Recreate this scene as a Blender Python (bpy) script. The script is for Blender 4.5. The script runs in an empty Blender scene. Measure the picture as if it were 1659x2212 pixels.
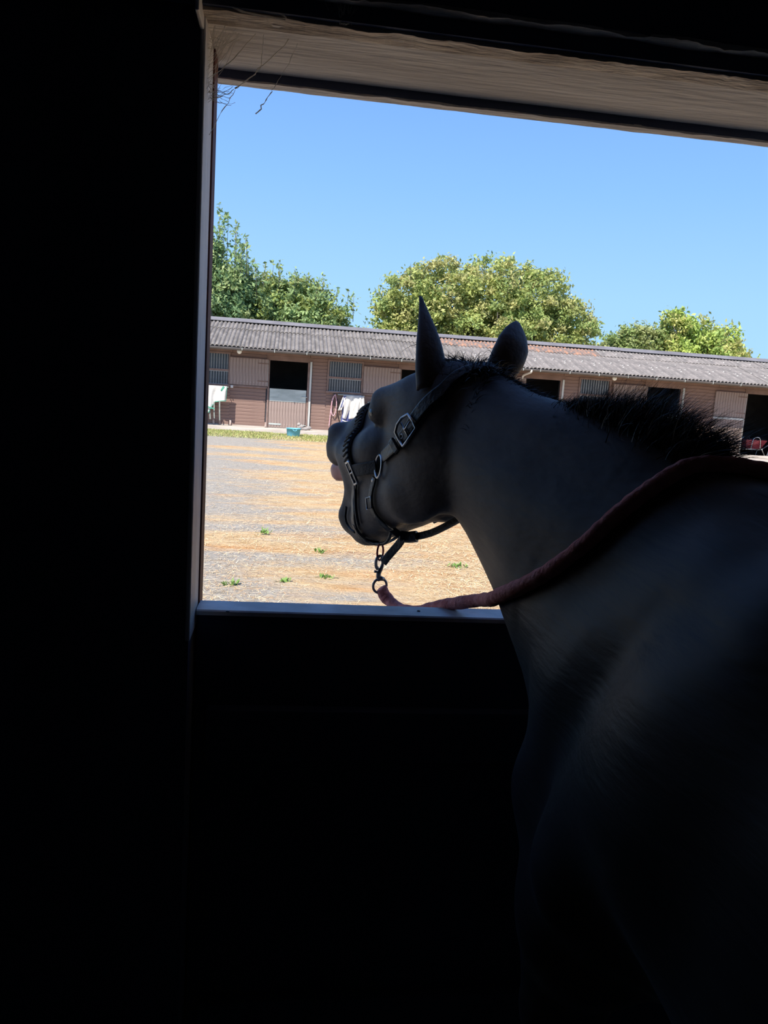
import bpy, bmesh, math, random
import numpy as np
from mathutils import Vector, Matrix

random.seed(7)
rng = np.random.default_rng(11)
scene = bpy.context.scene
COL = scene.collection
R = math.radians

# ------------------------------------------------------------------ camera
EYE = np.array([0.0, 0.0, 1.60])
def camera_axes(yaw, pitch, roll):
    cy, sy, cp, sp = math.cos(yaw), math.sin(yaw), math.cos(pitch), math.sin(pitch)
    r = np.array([cy, -sy, 0.0]); f = np.array([sy * cp, cy * cp, sp]); u = np.cross(r, f)
    c, s = math.cos(roll), math.sin(roll)
    return c * r + s * u, -s * r + c * u, f
cr, cu, cf = camera_axes(R(7.45), R(-9.24), R(3.86))
cam_data = bpy.data.cameras.new('camera')
cam = bpy.data.objects.new('camera', cam_data); COL.objects.link(cam)
cam.matrix_world = Matrix(((cr[0], cu[0], -cf[0], EYE[0]), (cr[1], cu[1], -cf[1], EYE[1]),
                           (cr[2], cu[2], -cf[2], EYE[2]), (0, 0, 0, 1)))
cam_data.sensor_fit = 'VERTICAL'; cam_data.sensor_height = 36.0
cam_data.lens = 36.0 * 1660.0 / 2212.0
cam_data.clip_start = 0.03; cam_data.clip_end = 400
scene.camera = cam

# ------------------------------------------------------------------ sky, sun, exposure
SUN_EL, SUN_AZ = R(52), R(35)            # sun behind the camera, to its left
world = bpy.data.worlds.new('sky'); scene.world = world; world.use_nodes = True
wn, wl = world.node_tree.nodes, world.node_tree.links
bg = wn['Background']; bg.inputs["Strength"].default_value = 0.96
tc = wn.new('ShaderNodeTexCoord'); sep = wn.new('ShaderNodeSeparateXYZ'); ramp = wn.new('ShaderNodeValToRGB')
wl.new(tc.outputs['Generated'], sep.inputs[0]); wl.new(sep.outputs['Z'], ramp.inputs[0]); wl.new(ramp.outputs[0], bg.inputs['Color'])
cre = ramp.color_ramp; cre.elements[0].position = 0.0; cre.elements[0].color = (0.335, 0.555, 0.78, 1)
cre.elements[1].position = 1.0; cre.elements[1].color = (0.055, 0.14, 0.42, 1)
for p, c in ((0.12, (0.285, 0.505, 0.78, 1)), (0.24, (0.205, 0.41, 0.78, 1)), (0.40, (0.13, 0.285, 0.69, 1))):
    e = cre.elements.new(p); e.color = c
sun_data = bpy.data.lights.new('sun', 'SUN'); sun_data.energy = 5.2; sun_data.angle = R(0.53); sun_data.color = (1.0, 0.95, 0.86)
sun = bpy.data.objects.new('sun', sun_data); COL.objects.link(sun); sun.location = (-6, -8, 14)
to_sun = Vector((-math.sin(SUN_AZ) * math.cos(SUN_EL), -math.cos(SUN_AZ) * math.cos(SUN_EL), math.sin(SUN_EL)))
sun.rotation_euler = to_sun.to_track_quat('Z', 'Y').to_euler()
vs = scene.view_settings
vs.view_transform = 'Standard'; vs.look = 'None'; vs.gamma = 1.0; vs.use_curve_mapping = False
vs.exposure = 0.58
scene.display_settings.display_device = 'sRGB'

# ------------------------------------------------------------------ helpers
def rgba(c): return (c[0], c[1], c[2], 1.0)
def mat(name, c1, c2=None, scale=8.0, rough=0.7, bump=0.0, bscale=None, stretch=(1, 1, 1), spec=0.3, metal=0.0,
        lo=0.35, hi=0.65, detail=4.0, specks=None, speck_scale=60.0, speck_size=0.25, translucent=0.0, attr=None, bdist=0.01):
    m = bpy.data.materials.new(name); m.use_nodes = True
    n, l = m.node_tree.nodes, m.node_tree.links
    b = n['Principled BSDF']
    b.inputs['Roughness'].default_value = rough; b.inputs['Metallic'].default_value = metal
    b.inputs['Specular IOR Level'].default_value = spec
    t = n.new('ShaderNodeTexCoord'); mp = n.new('ShaderNodeMapping'); mp.inputs['Scale'].default_value = stretch
    l.new(t.outputs['Object'], mp.inputs[0])
    col = None
    if c2 is not None:
        no = n.new('ShaderNodeTexNoise'); no.inputs['Scale'].default_value = scale; no.inputs['Detail'].default_value = detail
        l.new(mp.outputs[0], no.inputs['Vector'])
        rp = n.new('ShaderNodeValToRGB'); rp.color_ramp.elements[0].position = lo; rp.color_ramp.elements[1].position = hi
        rp.color_ramp.elements[0].color = rgba(c1); rp.color_ramp.elements[1].color = rgba(c2)
        l.new(no.outputs['Fac'], rp.inputs[0]); col = rp.outputs[0]
    else:
        v = n.new('ShaderNodeRGB'); v.outputs[0].default_value = rgba(c1); col = v.outputs[0]
    if specks is not None:
        vo = n.new('ShaderNodeTexVoronoi'); vo.inputs['Scale'].default_value = speck_scale
        l.new(t.outputs['Object'], vo.inputs['Vector'])
        cm = n.new('ShaderNodeMath'); cm.operation = 'LESS_THAN'; cm.inputs[1].default_value = speck_size
        l.new(vo.outputs['Distance'], cm.inputs[0])
        no3 = n.new('ShaderNodeTexWhiteNoise'); l.new(vo.outputs['Position'], no3.inputs['Vector'])
        g = n.new('ShaderNodeMath'); g.operation = 'GREATER_THAN'; g.inputs[1].default_value = 0.72; l.new(no3.outputs['Value'], g.inputs[0])
        mu = n.new('ShaderNodeMath'); mu.operation = 'MULTIPLY'; l.new(cm.outputs[0], mu.inputs[0]); l.new(g.outputs[0], mu.inputs[1])
        mx = n.new('ShaderNodeMix'); mx.data_type = 'RGBA'; l.new(mu.outputs[0], mx.inputs[0]); l.new(col, mx.inputs[6]); mx.inputs[7].default_value = rgba(specks)
        col = mx.outputs[2]
    if attr:
        at = n.new('ShaderNodeAttribute'); at.attribute_name = attr
        mx = n.new('ShaderNodeMix'); mx.data_type = 'RGBA'; mx.blend_type = 'MULTIPLY'; mx.inputs[0].default_value = 1.0
        l.new(col, mx.inputs[6]); l.new(at.outputs['Color'], mx.inputs[7]); col = mx.outputs[2]
    l.new(col, b.inputs['Base Color'])
    if bump > 0:
        nb = n.new('ShaderNodeTexNoise'); nb.inputs['Scale'].default_value = bscale or scale * 3; nb.inputs['Detail'].default_value = 5
        l.new(mp.outputs[0], nb.inputs['Vector'])
        bp = n.new('ShaderNodeBump'); bp.inputs['Strength'].default_value = bump; bp.inputs['Distance'].default_value = bdist
        l.new(nb.outputs['Fac'], bp.inputs['Height']); l.new(bp.outputs[0], b.inputs['Normal'])
    if translucent > 0:
        tr = n.new('ShaderNodeBsdfTranslucent'); l.new(col, tr.inputs['Color'])
        ms = n.new('ShaderNodeMixShader'); ms.inputs[0].default_value = translucent
        l.new(b.outputs[0], ms.inputs[1]); l.new(tr.outputs[0], ms.inputs[2])
        l.new(ms.outputs[0], n['Material Output'].inputs['Surface'])
    return m

def wloc(o):
    v = np.zeros(3)
    while o is not None:
        v = v + np.array(o.location); o = o.parent
    return v
class MB:
    """collects geometry in world coordinates; build() links it as ONE mesh object"""
    def __init__(s): s.v = []; s.f = []
    def add(s, verts, faces):
        k = len(s.v); s.v.extend([tuple(float(a) for a in p) for p in verts]); s.f.extend([tuple(i + k for i in f) for f in faces]); return s
    def box(s, x0, x1, y0, y1, z0, z1):
        return s.add([(x0,y0,z0),(x1,y0,z0),(x1,y1,z0),(x0,y1,z0),(x0,y0,z1),(x1,y0,z1),(x1,y1,z1),(x0,y1,z1)],
                     [(0,3,2,1),(4,5,6,7),(0,1,5,4),(1,2,6,5),(2,3,7,6),(3,0,4,7)])
    def prism(s, poly, x0, x1):      # poly of (y, z), extruded along x
        n = len(poly)
        return s.add([(x0, y, z) for y, z in poly] + [(x1, y, z) for y, z in poly],
                     [tuple(range(n - 1, -1, -1)), tuple(range(n, 2 * n))] + [(i, (i + 1) % n, n + (i + 1) % n, n + i) for i in range(n)])
    def ring_loft(s, rings, closed=False, cap=True):
        n = len(rings[0]); m = len(rings); fs = []
        for j in range(m - (0 if closed else 1)):
            j2 = (j + 1) % m
            for i in range(n):
                i2 = (i + 1) % n
                fs.append((j * n + i, j * n + i2, j2 * n + i2, j2 * n + i))
        if cap and not closed:
            fs.append(tuple(range(n - 1, -1, -1))); fs.append(tuple((m - 1) * n + i for i in range(n)))
        return s.add([p for r in rings for p in r], fs)
    def tube(s, pts, r, seg=8, closed=False, cap=True, squash=1.0, nrm=None):
        P = np.array(pts, float); m = len(P)
        rr = np.full(m, r, float) if np.isscalar(r) else np.array(r, float)
        T = (np.roll(P, -1, 0) - np.roll(P, 1, 0)) if closed else np.gradient(P, axis=0)
        T /= np.linalg.norm(T, axis=1)[:, None] + 1e-12
        a = np.array(nrm, float) if nrm is not None else np.array([0, 0, 1.0])
        if abs(a @ T[0]) > 0.95: a = np.array([1.0, 0, 0])
        rings = []
        for i in range(m):
            a = a - (a @ T[i]) * T[i]; a /= np.linalg.norm(a) + 1e-12; b = np.cross(T[i], a)
            rings.append([P[i] + rr[i] * (math.cos(t) * a * squash + math.sin(t) * b) for t in np.linspace(0, 2 * math.pi, seg, endpoint=False)])
        return s.ring_loft(rings, closed, cap)
    def ribbon(s, pts, nrms, width, thick):
        """flat strap along pts; nrms point out of the surface it lies on"""
        P = np.array(pts, float); N = np.array(nrms, float); T = np.gradient(P, axis=0); T /= np.linalg.norm(T, axis=1)[:, None] + 1e-12
        rings = []
        for i in range(len(P)):
            n = N[i] - (N[i] @ T[i]) * T[i]; n /= np.linalg.norm(n) + 1e-12; b = np.cross(T[i], n)
            w, h = width / 2, thick / 2
            rings.append([P[i] + b * x + n * y for x, y in ((-w, -h * .6), (-w, h * .6), (-w * .8, h), (w * .8, h), (w, h * .6), (w, -h * .6), (w * .8, -h), (-w * .8, -h))])
        return s.ring_loft(rings)
    def lathe(s, c, prof, seg=20, axis='z'):
        rings = []
        for r, h in prof:
            ring = []
            for t in np.linspace(0, 2 * math.pi, seg, endpoint=False):
                x, y = r * math.cos(t), r * math.sin(t)
                ring.append((c[0] + x, c[1] + y, c[2] + h) if axis == 'z' else (c[0] + x, c[1] + h, c[2] - y))
            rings.append(ring)
        return s.ring_loft(rings)
    def mesh(s, name, off=(0, 0, 0)):
        me = bpy.data.meshes.new(name)
        me.from_pydata([(p[0] - off[0], p[1] - off[1], p[2] - off[2]) for p in s.v], [], s.f); me.update(); return me
    def build(s, name, m, parent=None, smooth=False, bevel=0.0, origin=None):
        off = wloc(parent) if parent is not None else np.zeros(3)
        org = np.array(origin, float) if origin is not None else off
        me = s.mesh(name, org); me.materials.append(m)
        if smooth: me.polygons.foreach_set('use_smooth', [True] * len(me.polygons))
        o = bpy.data.objects.new(name, me); COL.objects.link(o)
        if parent is not None: o.parent = parent
        o.location = org - off
        if bevel > 0:
            b = o.modifiers.new('bevel', 'BEVEL'); b.width = bevel; b.segments = 2; b.limit_method = 'ANGLE'
        return o
def link_mesh(name, me, parent=None, loc=(0, 0, 0)):
    o = bpy.data.objects.new(name, me); COL.objects.link(o)
    if parent is not None: o.parent = parent; o.location = np.array(loc, float) - wloc(parent)
    else: o.location = loc
    return o
def tag(o, label=None, cat=None, group=None, kind=None):
    if label: o['label'] = label
    if cat: o['category'] = cat
    if group: o['group'] = group
    if kind: o['kind'] = kind
    return o
def thing(name, loc, label, cat, group=None):
    o = bpy.data.objects.new(name, None); COL.objects.link(o); o.location = loc; o.empty_display_size = .1
    return tag(o, label, cat, group)
def struct(o, label=None, cat=None): return tag(o, label, cat, kind='structure')
def spline(pts, n):
    """Catmull-Rom through pts, n samples in all"""
    P = np.array(pts, float); Q = np.vstack([2 * P[0] - P[1], P, 2 * P[-1] - P[-2]]); out = []
    for t in np.linspace(0, len(P) - 1 - 1e-9, n):
        i = int(t); u = t - i; a, b, c, d = Q[i:i + 4]
        out.append(0.5 * (2 * b + (c - a) * u + (2 * a - 5 * b + 4 * c - d) * u * u + (3 * b - a - 3 * c + d) * u ** 3))
    return np.array(out)
# ------------------------------------------------------------------ the stable we stand in
black_wood = mat('black_boards_haze_tint', (.060, .074, .115), (.085, .100, .150), scale=6, rough=.75, bump=.3, stretch=(1, 1, .12), spec=.15)  # navy tint puts lens haze into the colour of the black boards
soffit_wood = mat('weathered_grey_boards', (.52, .475, .44), (.74, .69, .645), scale=5, rough=.85, bump=.5, bscale=30, stretch=(.35, 2.2, 1), spec=.1, lo=.3, hi=.7)
dusty_wood = mat('dusty_rough_timber', (.34, .28, .23), (.70, .61, .52), scale=14, rough=.9, bump=.8, bscale=40, stretch=(.5, 2, 2), spec=.1)
jamb_paint = mat('worn_grey_jamb', (.66, .64, .64), (.84, .82, .82), scale=20, rough=.6, bump=.2, stretch=(1, 1, .2))
jamb_red = mat('warm_lit_jamb', (.11, .035, .03), (.16, .06, .05), scale=12, rough=.7)  # warm light on the outer stop is put into this red-brown
cap_metal = mat('galvanised_capping', (.42, .43, .44), (.92, .92, .92), scale=7, rough=.5, metal=.1, bump=.2, bscale=25, spec=.4, lo=.38, hi=.72)
bed = mat('pale_shavings_bed', (.40, .33, .24), (.58, .50, .38), scale=30, rough=.95, bump=.6)
limewash = mat('old_limewash', (.34, .36, .40), (.46, .48, .52), scale=3, rough=.9)
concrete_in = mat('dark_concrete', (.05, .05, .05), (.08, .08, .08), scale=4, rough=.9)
Y_IN, Y_OUT, XJ, XR = 1.386, 1.535, -0.165, 1.075
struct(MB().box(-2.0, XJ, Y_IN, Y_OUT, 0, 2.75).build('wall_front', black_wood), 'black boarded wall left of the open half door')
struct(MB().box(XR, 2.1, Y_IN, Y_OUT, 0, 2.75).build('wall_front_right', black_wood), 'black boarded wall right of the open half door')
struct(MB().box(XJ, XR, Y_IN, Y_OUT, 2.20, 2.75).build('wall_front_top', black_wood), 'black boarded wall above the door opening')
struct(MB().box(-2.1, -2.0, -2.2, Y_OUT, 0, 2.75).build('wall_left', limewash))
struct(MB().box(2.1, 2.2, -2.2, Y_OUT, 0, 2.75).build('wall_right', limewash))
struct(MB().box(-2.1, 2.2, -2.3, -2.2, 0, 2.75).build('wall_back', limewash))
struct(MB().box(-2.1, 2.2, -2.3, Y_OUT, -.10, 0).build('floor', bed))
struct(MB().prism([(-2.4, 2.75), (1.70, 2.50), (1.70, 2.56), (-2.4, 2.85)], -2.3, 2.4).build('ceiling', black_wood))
# jamb lining on the left: grey worn inner edge, then an outer stop coloured red-brown for warm light
struct(MB().box(XJ - .006, XJ + .003, Y_IN - .003, 1.505, 1.115, 2.171).build('trim_1', jamb_paint, bevel=.003), 'worn grey jamb lining on the left of the opening')
struct(MB().box(XJ - .03, XJ + .006, 1.505, 1.56, 0, 2.171).build('trim_2', jamb_red, bevel=.002), 'outer stop of the left jamb, red brown for the warm light on it')
struct(MB().box(XR - .003, XR + .03, Y_IN - .006, 1.56, 0, 2.171).build('trim_3', jamb_paint, bevel=.003), 'worn grey jamb lining on the right of the opening')
struct(MB().box(XJ - .007, XJ - .0005, 1.315, Y_IN, 2.150, 2.74).build('trim_12', jamb_paint, bevel=.002), 'worn grey upright strip above the left jamb')
# the head: rough lining board, soffit and outer stop
def rough_board(name, y0, y1, z0, z1, m, amp, seed, x0=XJ - .6, x1=XR + .4, nx=160):
    r = np.random.default_rng(seed); mb = MB(); rings = []
    a = np.convolve(r.normal(0, 1, nx + 8), np.ones(7) / 7, 'same')[:nx]; b = np.convolve(r.normal(0, 1, nx + 8), np.ones(5) / 5, 'same')[:nx]
    for i, x in enumerate(np.linspace(x0, x1, nx)):
        rings.append([(x, y0 + amp * a[i], z0 + amp * b[i]), (x, y1, z0 + amp * .5 * a[i]), (x, y1, z1), (x, y0 + amp * a[i], z1)])
    return mb.ring_loft(rings).build(name, m)
struct(MB().box(XJ, XR, Y_IN, 1.60, 2.171, 2.20).build('trim_4', soffit_wood), 'weathered grey soffit board over the door opening')
struct(rough_board('trim_5', 1.362, Y_IN + .02, 2.170, 2.42, dusty_wood, .003, 3, XJ - .004, XR + .4), 'rough dusty lower edge of the lining board above the opening')
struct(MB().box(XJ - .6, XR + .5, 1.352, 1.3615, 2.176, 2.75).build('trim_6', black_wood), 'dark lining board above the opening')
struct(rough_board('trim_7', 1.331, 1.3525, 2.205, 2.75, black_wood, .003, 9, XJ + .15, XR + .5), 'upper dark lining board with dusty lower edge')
struct(rough_board('trim_8', 1.328, 1.3515, 2.2005, 2.2065, dusty_wood, .0045, 12, XJ + .12, XR + .5), 'dusty ledge above the door opening')
struct(rough_board('trim_9', 1.595, 1.622, 2.1565, 2.30, black_wood, .0010, 5, XJ, XR), 'head stop along the top of the opening, its inner shade painted dark')  # stop coloured dark to paint in the shade on its inner face
struct(rough_board('trim_11', 1.597, 1.623, 2.1525, 2.1575, soffit_wood, .0014, 6, XJ, XR), 'weathered under edge of the head stop, its light painted in pale')  # pale strip paints in the light on the stop's under edge
struct(MB().box(XJ - 1.8, XR + 1.0, 1.622, 1.66, 2.25, 2.60).build('trim_10', soffit_wood), 'outer fascia board over the stable door')
# half door: boards, ledges and the metal capping
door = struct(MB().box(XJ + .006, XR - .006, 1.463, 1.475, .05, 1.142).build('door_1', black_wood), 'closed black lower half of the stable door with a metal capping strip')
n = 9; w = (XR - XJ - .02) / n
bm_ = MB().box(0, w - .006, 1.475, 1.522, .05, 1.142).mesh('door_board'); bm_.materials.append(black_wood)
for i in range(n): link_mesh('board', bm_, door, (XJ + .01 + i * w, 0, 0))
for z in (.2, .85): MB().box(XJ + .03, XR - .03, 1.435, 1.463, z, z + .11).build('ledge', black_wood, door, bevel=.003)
cap = MB().prism([(1.457, 1.1435), (1.458, 1.151), (1.461, 1.1535), (1.5235, 1.1535), (1.528, 1.150), (1.531, 1.112), (1.5285, 1.112), (1.525, 1.147), (1.462, 1.147), (1.459, 1.1435)], XJ + .005, XR - .005)
tag(cap.build('capping_strip', cap_metal, door), 'galvanised metal capping strip, dented and chewed')
bolt = MB()
for x in (-.10, .28, .70): bolt.lathe((x, 1.475 + .03 * math.sin(9 * x), 1.1535), [(.0035, 0), (.0035, .0012), (.0015, .002)], 8)
bolt.build('nail_head', mat('nail_steel', (.05, .05, .05), rough=.5, metal=.8), door)
TUFTS = [(1.57, 6.68, 1.0, 'green weed tuft right of the hanging clip, beside the underside of the horse\'s neck'),
         (-0.20, 7.84, .7, 'small dark green weed tuft on the bare grey patch, farthest of the tufts'),
         (0.34, 6.12, .9, 'pale green weed tuft right of the two left ones, near the half door'),
         (-0.38, 5.81, .6, 'green weed tuft nearest the left jamb'),
         (0.02, 5.95, .55, 'low green weed tuft between the one at the jamb and the pale one'),
         (0.34, 7.05, .6, 'dull green weed tuft on grey ground under the horse\'s chin')]
# ------------------------------------------------------------------ yard
def gz(x, y): return 0.10 * min(max((y - 2.0) / 19.0, 0), 1)
def ground_material():
    m = bpy.data.materials.new('dry_grass_ground'); m.use_nodes = True; n, l = m.node_tree.nodes, m.node_tree.links
    b = n['Principled BSDF']; b.inputs['Roughness'].default_value = .95; b.inputs['Specular IOR Level'].default_value = .1
    t = n.new('ShaderNodeTexCoord'); mp = n.new('ShaderNodeMapping'); mp.inputs['Scale'].default_value = (.30, 1.0, 1)
    l.new(t.outputs['Object'], mp.inputs[0])
    def noise(s, d, v=None):
        k = n.new('ShaderNodeTexNoise'); k.inputs['Scale'].default_value = s; k.inputs['Detail'].default_value = d; k.inputs['Roughness'].default_value = .65
        l.new((v or mp.outputs[0]), k.inputs['Vector']); return k.outputs['Fac']
    def ramp(f, a, b_, ca, cb):
        r = n.new('ShaderNodeValToRGB'); r.color_ramp.elements[0].position = a; r.color_ramp.elements[1].position = b_
        r.color_ramp.elements[0].color = rgba(ca); r.color_ramp.elements[1].color = rgba(cb); l.new(f, r.inputs[0]); return r.outputs[0]
    def mix(f, a, b_):
        x = n.new('ShaderNodeMix'); x.data_type = 'RGBA'
        l.new(f, x.inputs[0]) if not isinstance(f, float) else setattr(x.inputs[0], 'default_value', f)
        l.new(a, x.inputs[6]); l.new(b_, x.inputs[7]); return x.outputs[2]
    straw = ramp(noise(14, 8), .30, .70, (.46, .29, .135), (.74, .56, .34))
    rust = ramp(noise(2.2, 4), .50, .72, (1, 1, 1), (1.0, .78, .62))
    mu = n.new('ShaderNodeMix'); mu.data_type = 'RGBA'; mu.blend_type = 'MULTIPLY'; mu.inputs[0].default_value = 1; l.new(straw, mu.inputs[6]); l.new(rust, mu.inputs[7])
    grey = ramp(noise(30, 6), .3, .7, (.30, .262, .215), (.50, .455, .39))
    # bare grey patches: mostly on the left and near side of the yard
    sp = n.new('ShaderNodeSeparateXYZ'); l.new(t.outputs['Object'], sp.inputs[0])
    gx = n.new('ShaderNodeMapRange'); gx.inputs[1].default_value = -2.5; gx.inputs[2].default_value = 2.2; gx.inputs[3].default_value = .30; gx.inputs[4].default_value = -.16; l.new(sp.outputs['X'], gx.inputs[0])
    pa = n.new('ShaderNodeMath'); pa.operation = 'ADD'; l.new(noise(1.15, 5), pa.inputs[0]); l.new(gx.outputs[0], pa.inputs[1])
    pm = ramp(pa.outputs[0], .50, .64, (0, 0, 0), (1, 1, 1))
    c = mix(pm, mu.outputs[2], grey)
    # green fringe along the pavement
    gy = n.new('ShaderNodeMapRange'); gy.inputs[1].default_value = 19.3; gy.inputs[2].default_value = 21.4; l.new(sp.outputs['Y'], gy.inputs[0])
    gm = n.new('ShaderNodeMath'); gm.operation = 'MULTIPLY'; l.new(gy.outputs[0], gm.inputs[0]); l.new(ramp(noise(1.6, 3), .38, .56, (.15, .15, .15), (1, 1, 1)), gm.inputs[1])
    green = ramp(noise(10, 5), .3, .7, (.17, .21, .05), (.30, .32, .10))
    c = mix(gm.outputs[0], c, green)
    l.new(c, b.inputs['Base Color'])
    bp = n.new('ShaderNodeBump'); bp.inputs['Strength'].default_value = .9; bp.inputs['Distance'].default_value = .04
    l.new(noise(26, 8, t.outputs['Object']), bp.inputs['Height']); l.new(bp.outputs[0], b.inputs['Normal'])
    return m
ground_mat = ground_material()
xs = np.concatenate([np.linspace(-60, -8, 10), np.linspace(-6, 14, 60), np.linspace(18, 70, 10)]); ys = np.concatenate([np.linspace(1.54, 22, 60), np.linspace(24, 75, 12)])
g = MB(); vs_ = [(x, y, gz(x, y) + .012 * math.sin(1.3 * x + .7 * y) * math.sin(.9 * y - .5 * x) * (1 if 2 < y < 21 else 0)) for y in ys for x in xs]
nx = len(xs); g.add(vs_, [(j * nx + i, j * nx + i + 1, (j + 1) * nx + i + 1, (j + 1) * nx + i) for j in range(len(ys) - 1) for i in range(nx - 1)])
struct(g.build('ground', ground_mat, smooth=True), 'dry sun-bleached grass yard with bare grey patches')
pave = mat('pale_concrete', (.40, .35, .30), (.56, .50, .45), scale=1.6, rough=.9, bump=.3, bscale=18)
struct(MB().box(-14, 30, 21.9, 24.0, -.05, .125).build('pavement', pave), 'pale concrete strip along the foot of the stable block')

def color_mesh(name, V, F, C, m, smooth=False):
    """triangle soup from arrays: V (n,3), F (k,3), C (n,3) point colours"""
    me = bpy.data.meshes.new(name); me.vertices.add(len(V)); me.vertices.foreach_set('co', V.astype(np.float32).ravel())
    me.loops.add(F.size); me.loops.foreach_set('vertex_index', F.astype(np.int32).ravel())
    me.polygons.add(len(F)); me.polygons.foreach_set('loop_start', np.arange(0, F.size, F.shape[1], dtype=np.int32))
    if C is not None:
        a = me.color_attributes.new('tint', 'FLOAT_COLOR', 'POINT'); a.data.foreach_set('color', np.hstack([C, np.ones((len(C), 1))]).astype(np.float32).ravel())
    me.update(calc_edges=True); me.materials.append(m)
    o = bpy.data.objects.new(name, me); COL.objects.link(o); return o
# loose straw and dead blades lying on the yard, thinner with distance
straw_mat = mat('straw_blades', (1, 1, 1), rough=.8, spec=.15, attr='tint')
def blades(n, x, y, length, width, lift, cols, upright=0.0):
    z = np.array([gz(a, b) for a, b in zip(x, y)]) + .006
    ang = rng.uniform(0, 2 * np.pi, n); el = np.abs(rng.normal(0, lift, n)) + upright
    d = np.stack([np.cos(ang) * np.cos(el), np.sin(ang) * np.cos(el), np.sin(el)], 1); s = np.stack([-np.sin(ang), np.cos(ang), rng.uniform(-.4, .4, n)], 1)
    p = np.stack([x, y, z], 1); L = (length * rng.uniform(.5, 1.4, n))[:, None]; Wd = (width * rng.uniform(.6, 1.4, n))[:, None]
    V = np.stack([p - s * Wd, p + s * Wd, p + d * L], 1).reshape(-1, 3); F = np.arange(3 * n).reshape(-1, 3)
    c = np.array(cols)[rng.integers(0, len(cols), n)] * rng.uniform(.75, 1.25, (n, 1))
    return V, F, np.repeat(c, 3, 0)
n1 = 150000
yy = 4.6 + 15 * rng.random(n1) ** 2.2; xx = -.16 * yy - .6 + rng.random(n1) * (.62 * yy + 1.5)
# the straw follows the yellow patches: fewer blades on the left near side
keep = rng.random(n1) < np.clip(.25 + .30 * (xx + 1.2), .22, 1.0); xx, yy = xx[keep], yy[keep]
o = color_mesh('dry_grass', *blades(len(xx), xx, yy, .060, .0019, .16, [(.78, .60, .36), (.70, .49, .26), (.60, .37, .20), (.82, .68, .46), (.48, .40, .28)]), straw_mat)
tag(o, 'loose dead grass blades strewn over the yard', 'grass', kind='stuff')
n2 = 26000
yy = 19.6 + 2.3 * rng.random(n2) ** .8; xx = rng.uniform(-3.2, 5.5, n2)
keep = rng.random(n2) < .35 + .65 * (np.sin(1.7 * xx + 1.0) * np.sin(.63 * xx - .4) > -.15); xx, yy = xx[keep], yy[keep]
o = color_mesh('green_grass', *blades(len(xx), xx, yy, .055, .006, .5, [(.26, .32, .09), (.38, .40, .14), (.55, .46, .22)], .5), straw_mat)
tag(o, 'fringe of green grass along the front edge of the concrete strip', 'grass', kind='stuff')
# green weed tufts that still grow in the dead grass
weed_mat = mat('weed_leaf', (.16, .30, .06), (.28, .42, .12), scale=20, rough=.6, translucent=.3)
for i, (x, y, k, lab) in enumerate(TUFTS):
    mb = MB(); r = random.Random(i + 40)
    for q in range(int(34 * k)):
        a = r.uniform(0, 6.28); rad = r.uniform(0, .075 * k); px, py = x + rad * math.cos(a) * 1.3, y + rad * math.sin(a)
        a2 = r.uniform(0, 6.28); l_ = r.uniform(.035, .075); wd = r.uniform(.006, .012); up = r.uniform(.3, 1.1)
        d = np.array([math.cos(a2) * math.cos(up), math.sin(a2) * math.cos(up), math.sin(up)]); s = np.array([-math.sin(a2), math.cos(a2), 0]); p = np.array([px, py, gz(px, py) + .004])
        mb.add([p - s * wd * .4, p + s * wd * .4, p + d * l_ * .6 + s * wd, p + d * l_, p + d * l_ * .6 - s * wd], [(0, 1, 2, 3, 4)])
    tag(mb.build('weed_tuft', weed_mat, origin=(x, y, gz(x, y))), lab, 'weed', 'green weed tufts in the dead grass')
# ------------------------------------------------------------------ the stable block across the yard
YB, ZB = 24.0, 0.125
XL, XE = -7.0, 19.6
clad_m = mat('brown_stained_cladding', (.205, .132, .110), (.285, .188, .155), scale=3, rough=.8, bump=.25, bscale=30, stretch=(.3, 1, 3), spec=.15, specks=(.55, .47, .42), speck_scale=3.2, speck_size=.06)
door_m = mat('faded_brown_door', (.26, .19, .165), (.36, .28, .25), scale=5, rough=.8, bump=.25, bscale=30, stretch=(3, 1, .3), spec=.15, specks=(.62, .56, .52), speck_scale=9, speck_size=.12)
fascia_m = mat('brown_fascia', (.20, .13, .105), (.26, .17, .14), scale=3, rough=.8, spec=.15)
post_m = mat('pale_grey_post', (.42, .42, .40), (.60, .60, .57), scale=8, rough=.6, stretch=(1, 1, .2))
galv_m = mat('galvanised_plate', (.40, .44, .41), (.58, .62, .58), scale=4, rough=.5, metal=.25, stretch=(.5, 1, 2))
roof_m = mat('fibre_cement_roof', (.140, .126, .116), (.235, .212, .195), scale=5, rough=.9, bump=.3, bscale=40, stretch=(1, .4, 1), specks=(.60, .57, .50), speck_scale=5.5, speck_size=.11)
roof_l = mat('lichened_roof', (.165, .150, .142), (.275, .245, .228), scale=6, rough=.9, bump=.3, bscale=40, stretch=(1, .4, 1), specks=(.72, .70, .64), speck_scale=6.5, speck_size=.16)
roof_o = mat('rusty_lichen_roof', (.17, .145, .135), (.46, .235, .145), scale=7, rough=.9, bump=.3, bscale=40, stretch=(1.6, .5, 1), lo=.42, hi=.66, specks=(.68, .62, .54), speck_scale=6, speck_size=.12)
gutter_m = mat('grey_gutter', (.13, .115, .11), (.17, .15, .145), scale=3, rough=.5)
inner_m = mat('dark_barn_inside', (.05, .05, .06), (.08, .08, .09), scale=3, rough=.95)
inner_l = mat('hazed_blockwork_inside', (.13, .125, .125), (.19, .18, .175), scale=3, rough=.95)  # haze in the far right doorway is put into this lighter grey
bar_m = mat('grey_bars', (.30, .31, .32), (.44, .45, .46), scale=12, rough=.45, metal=.3)
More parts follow.
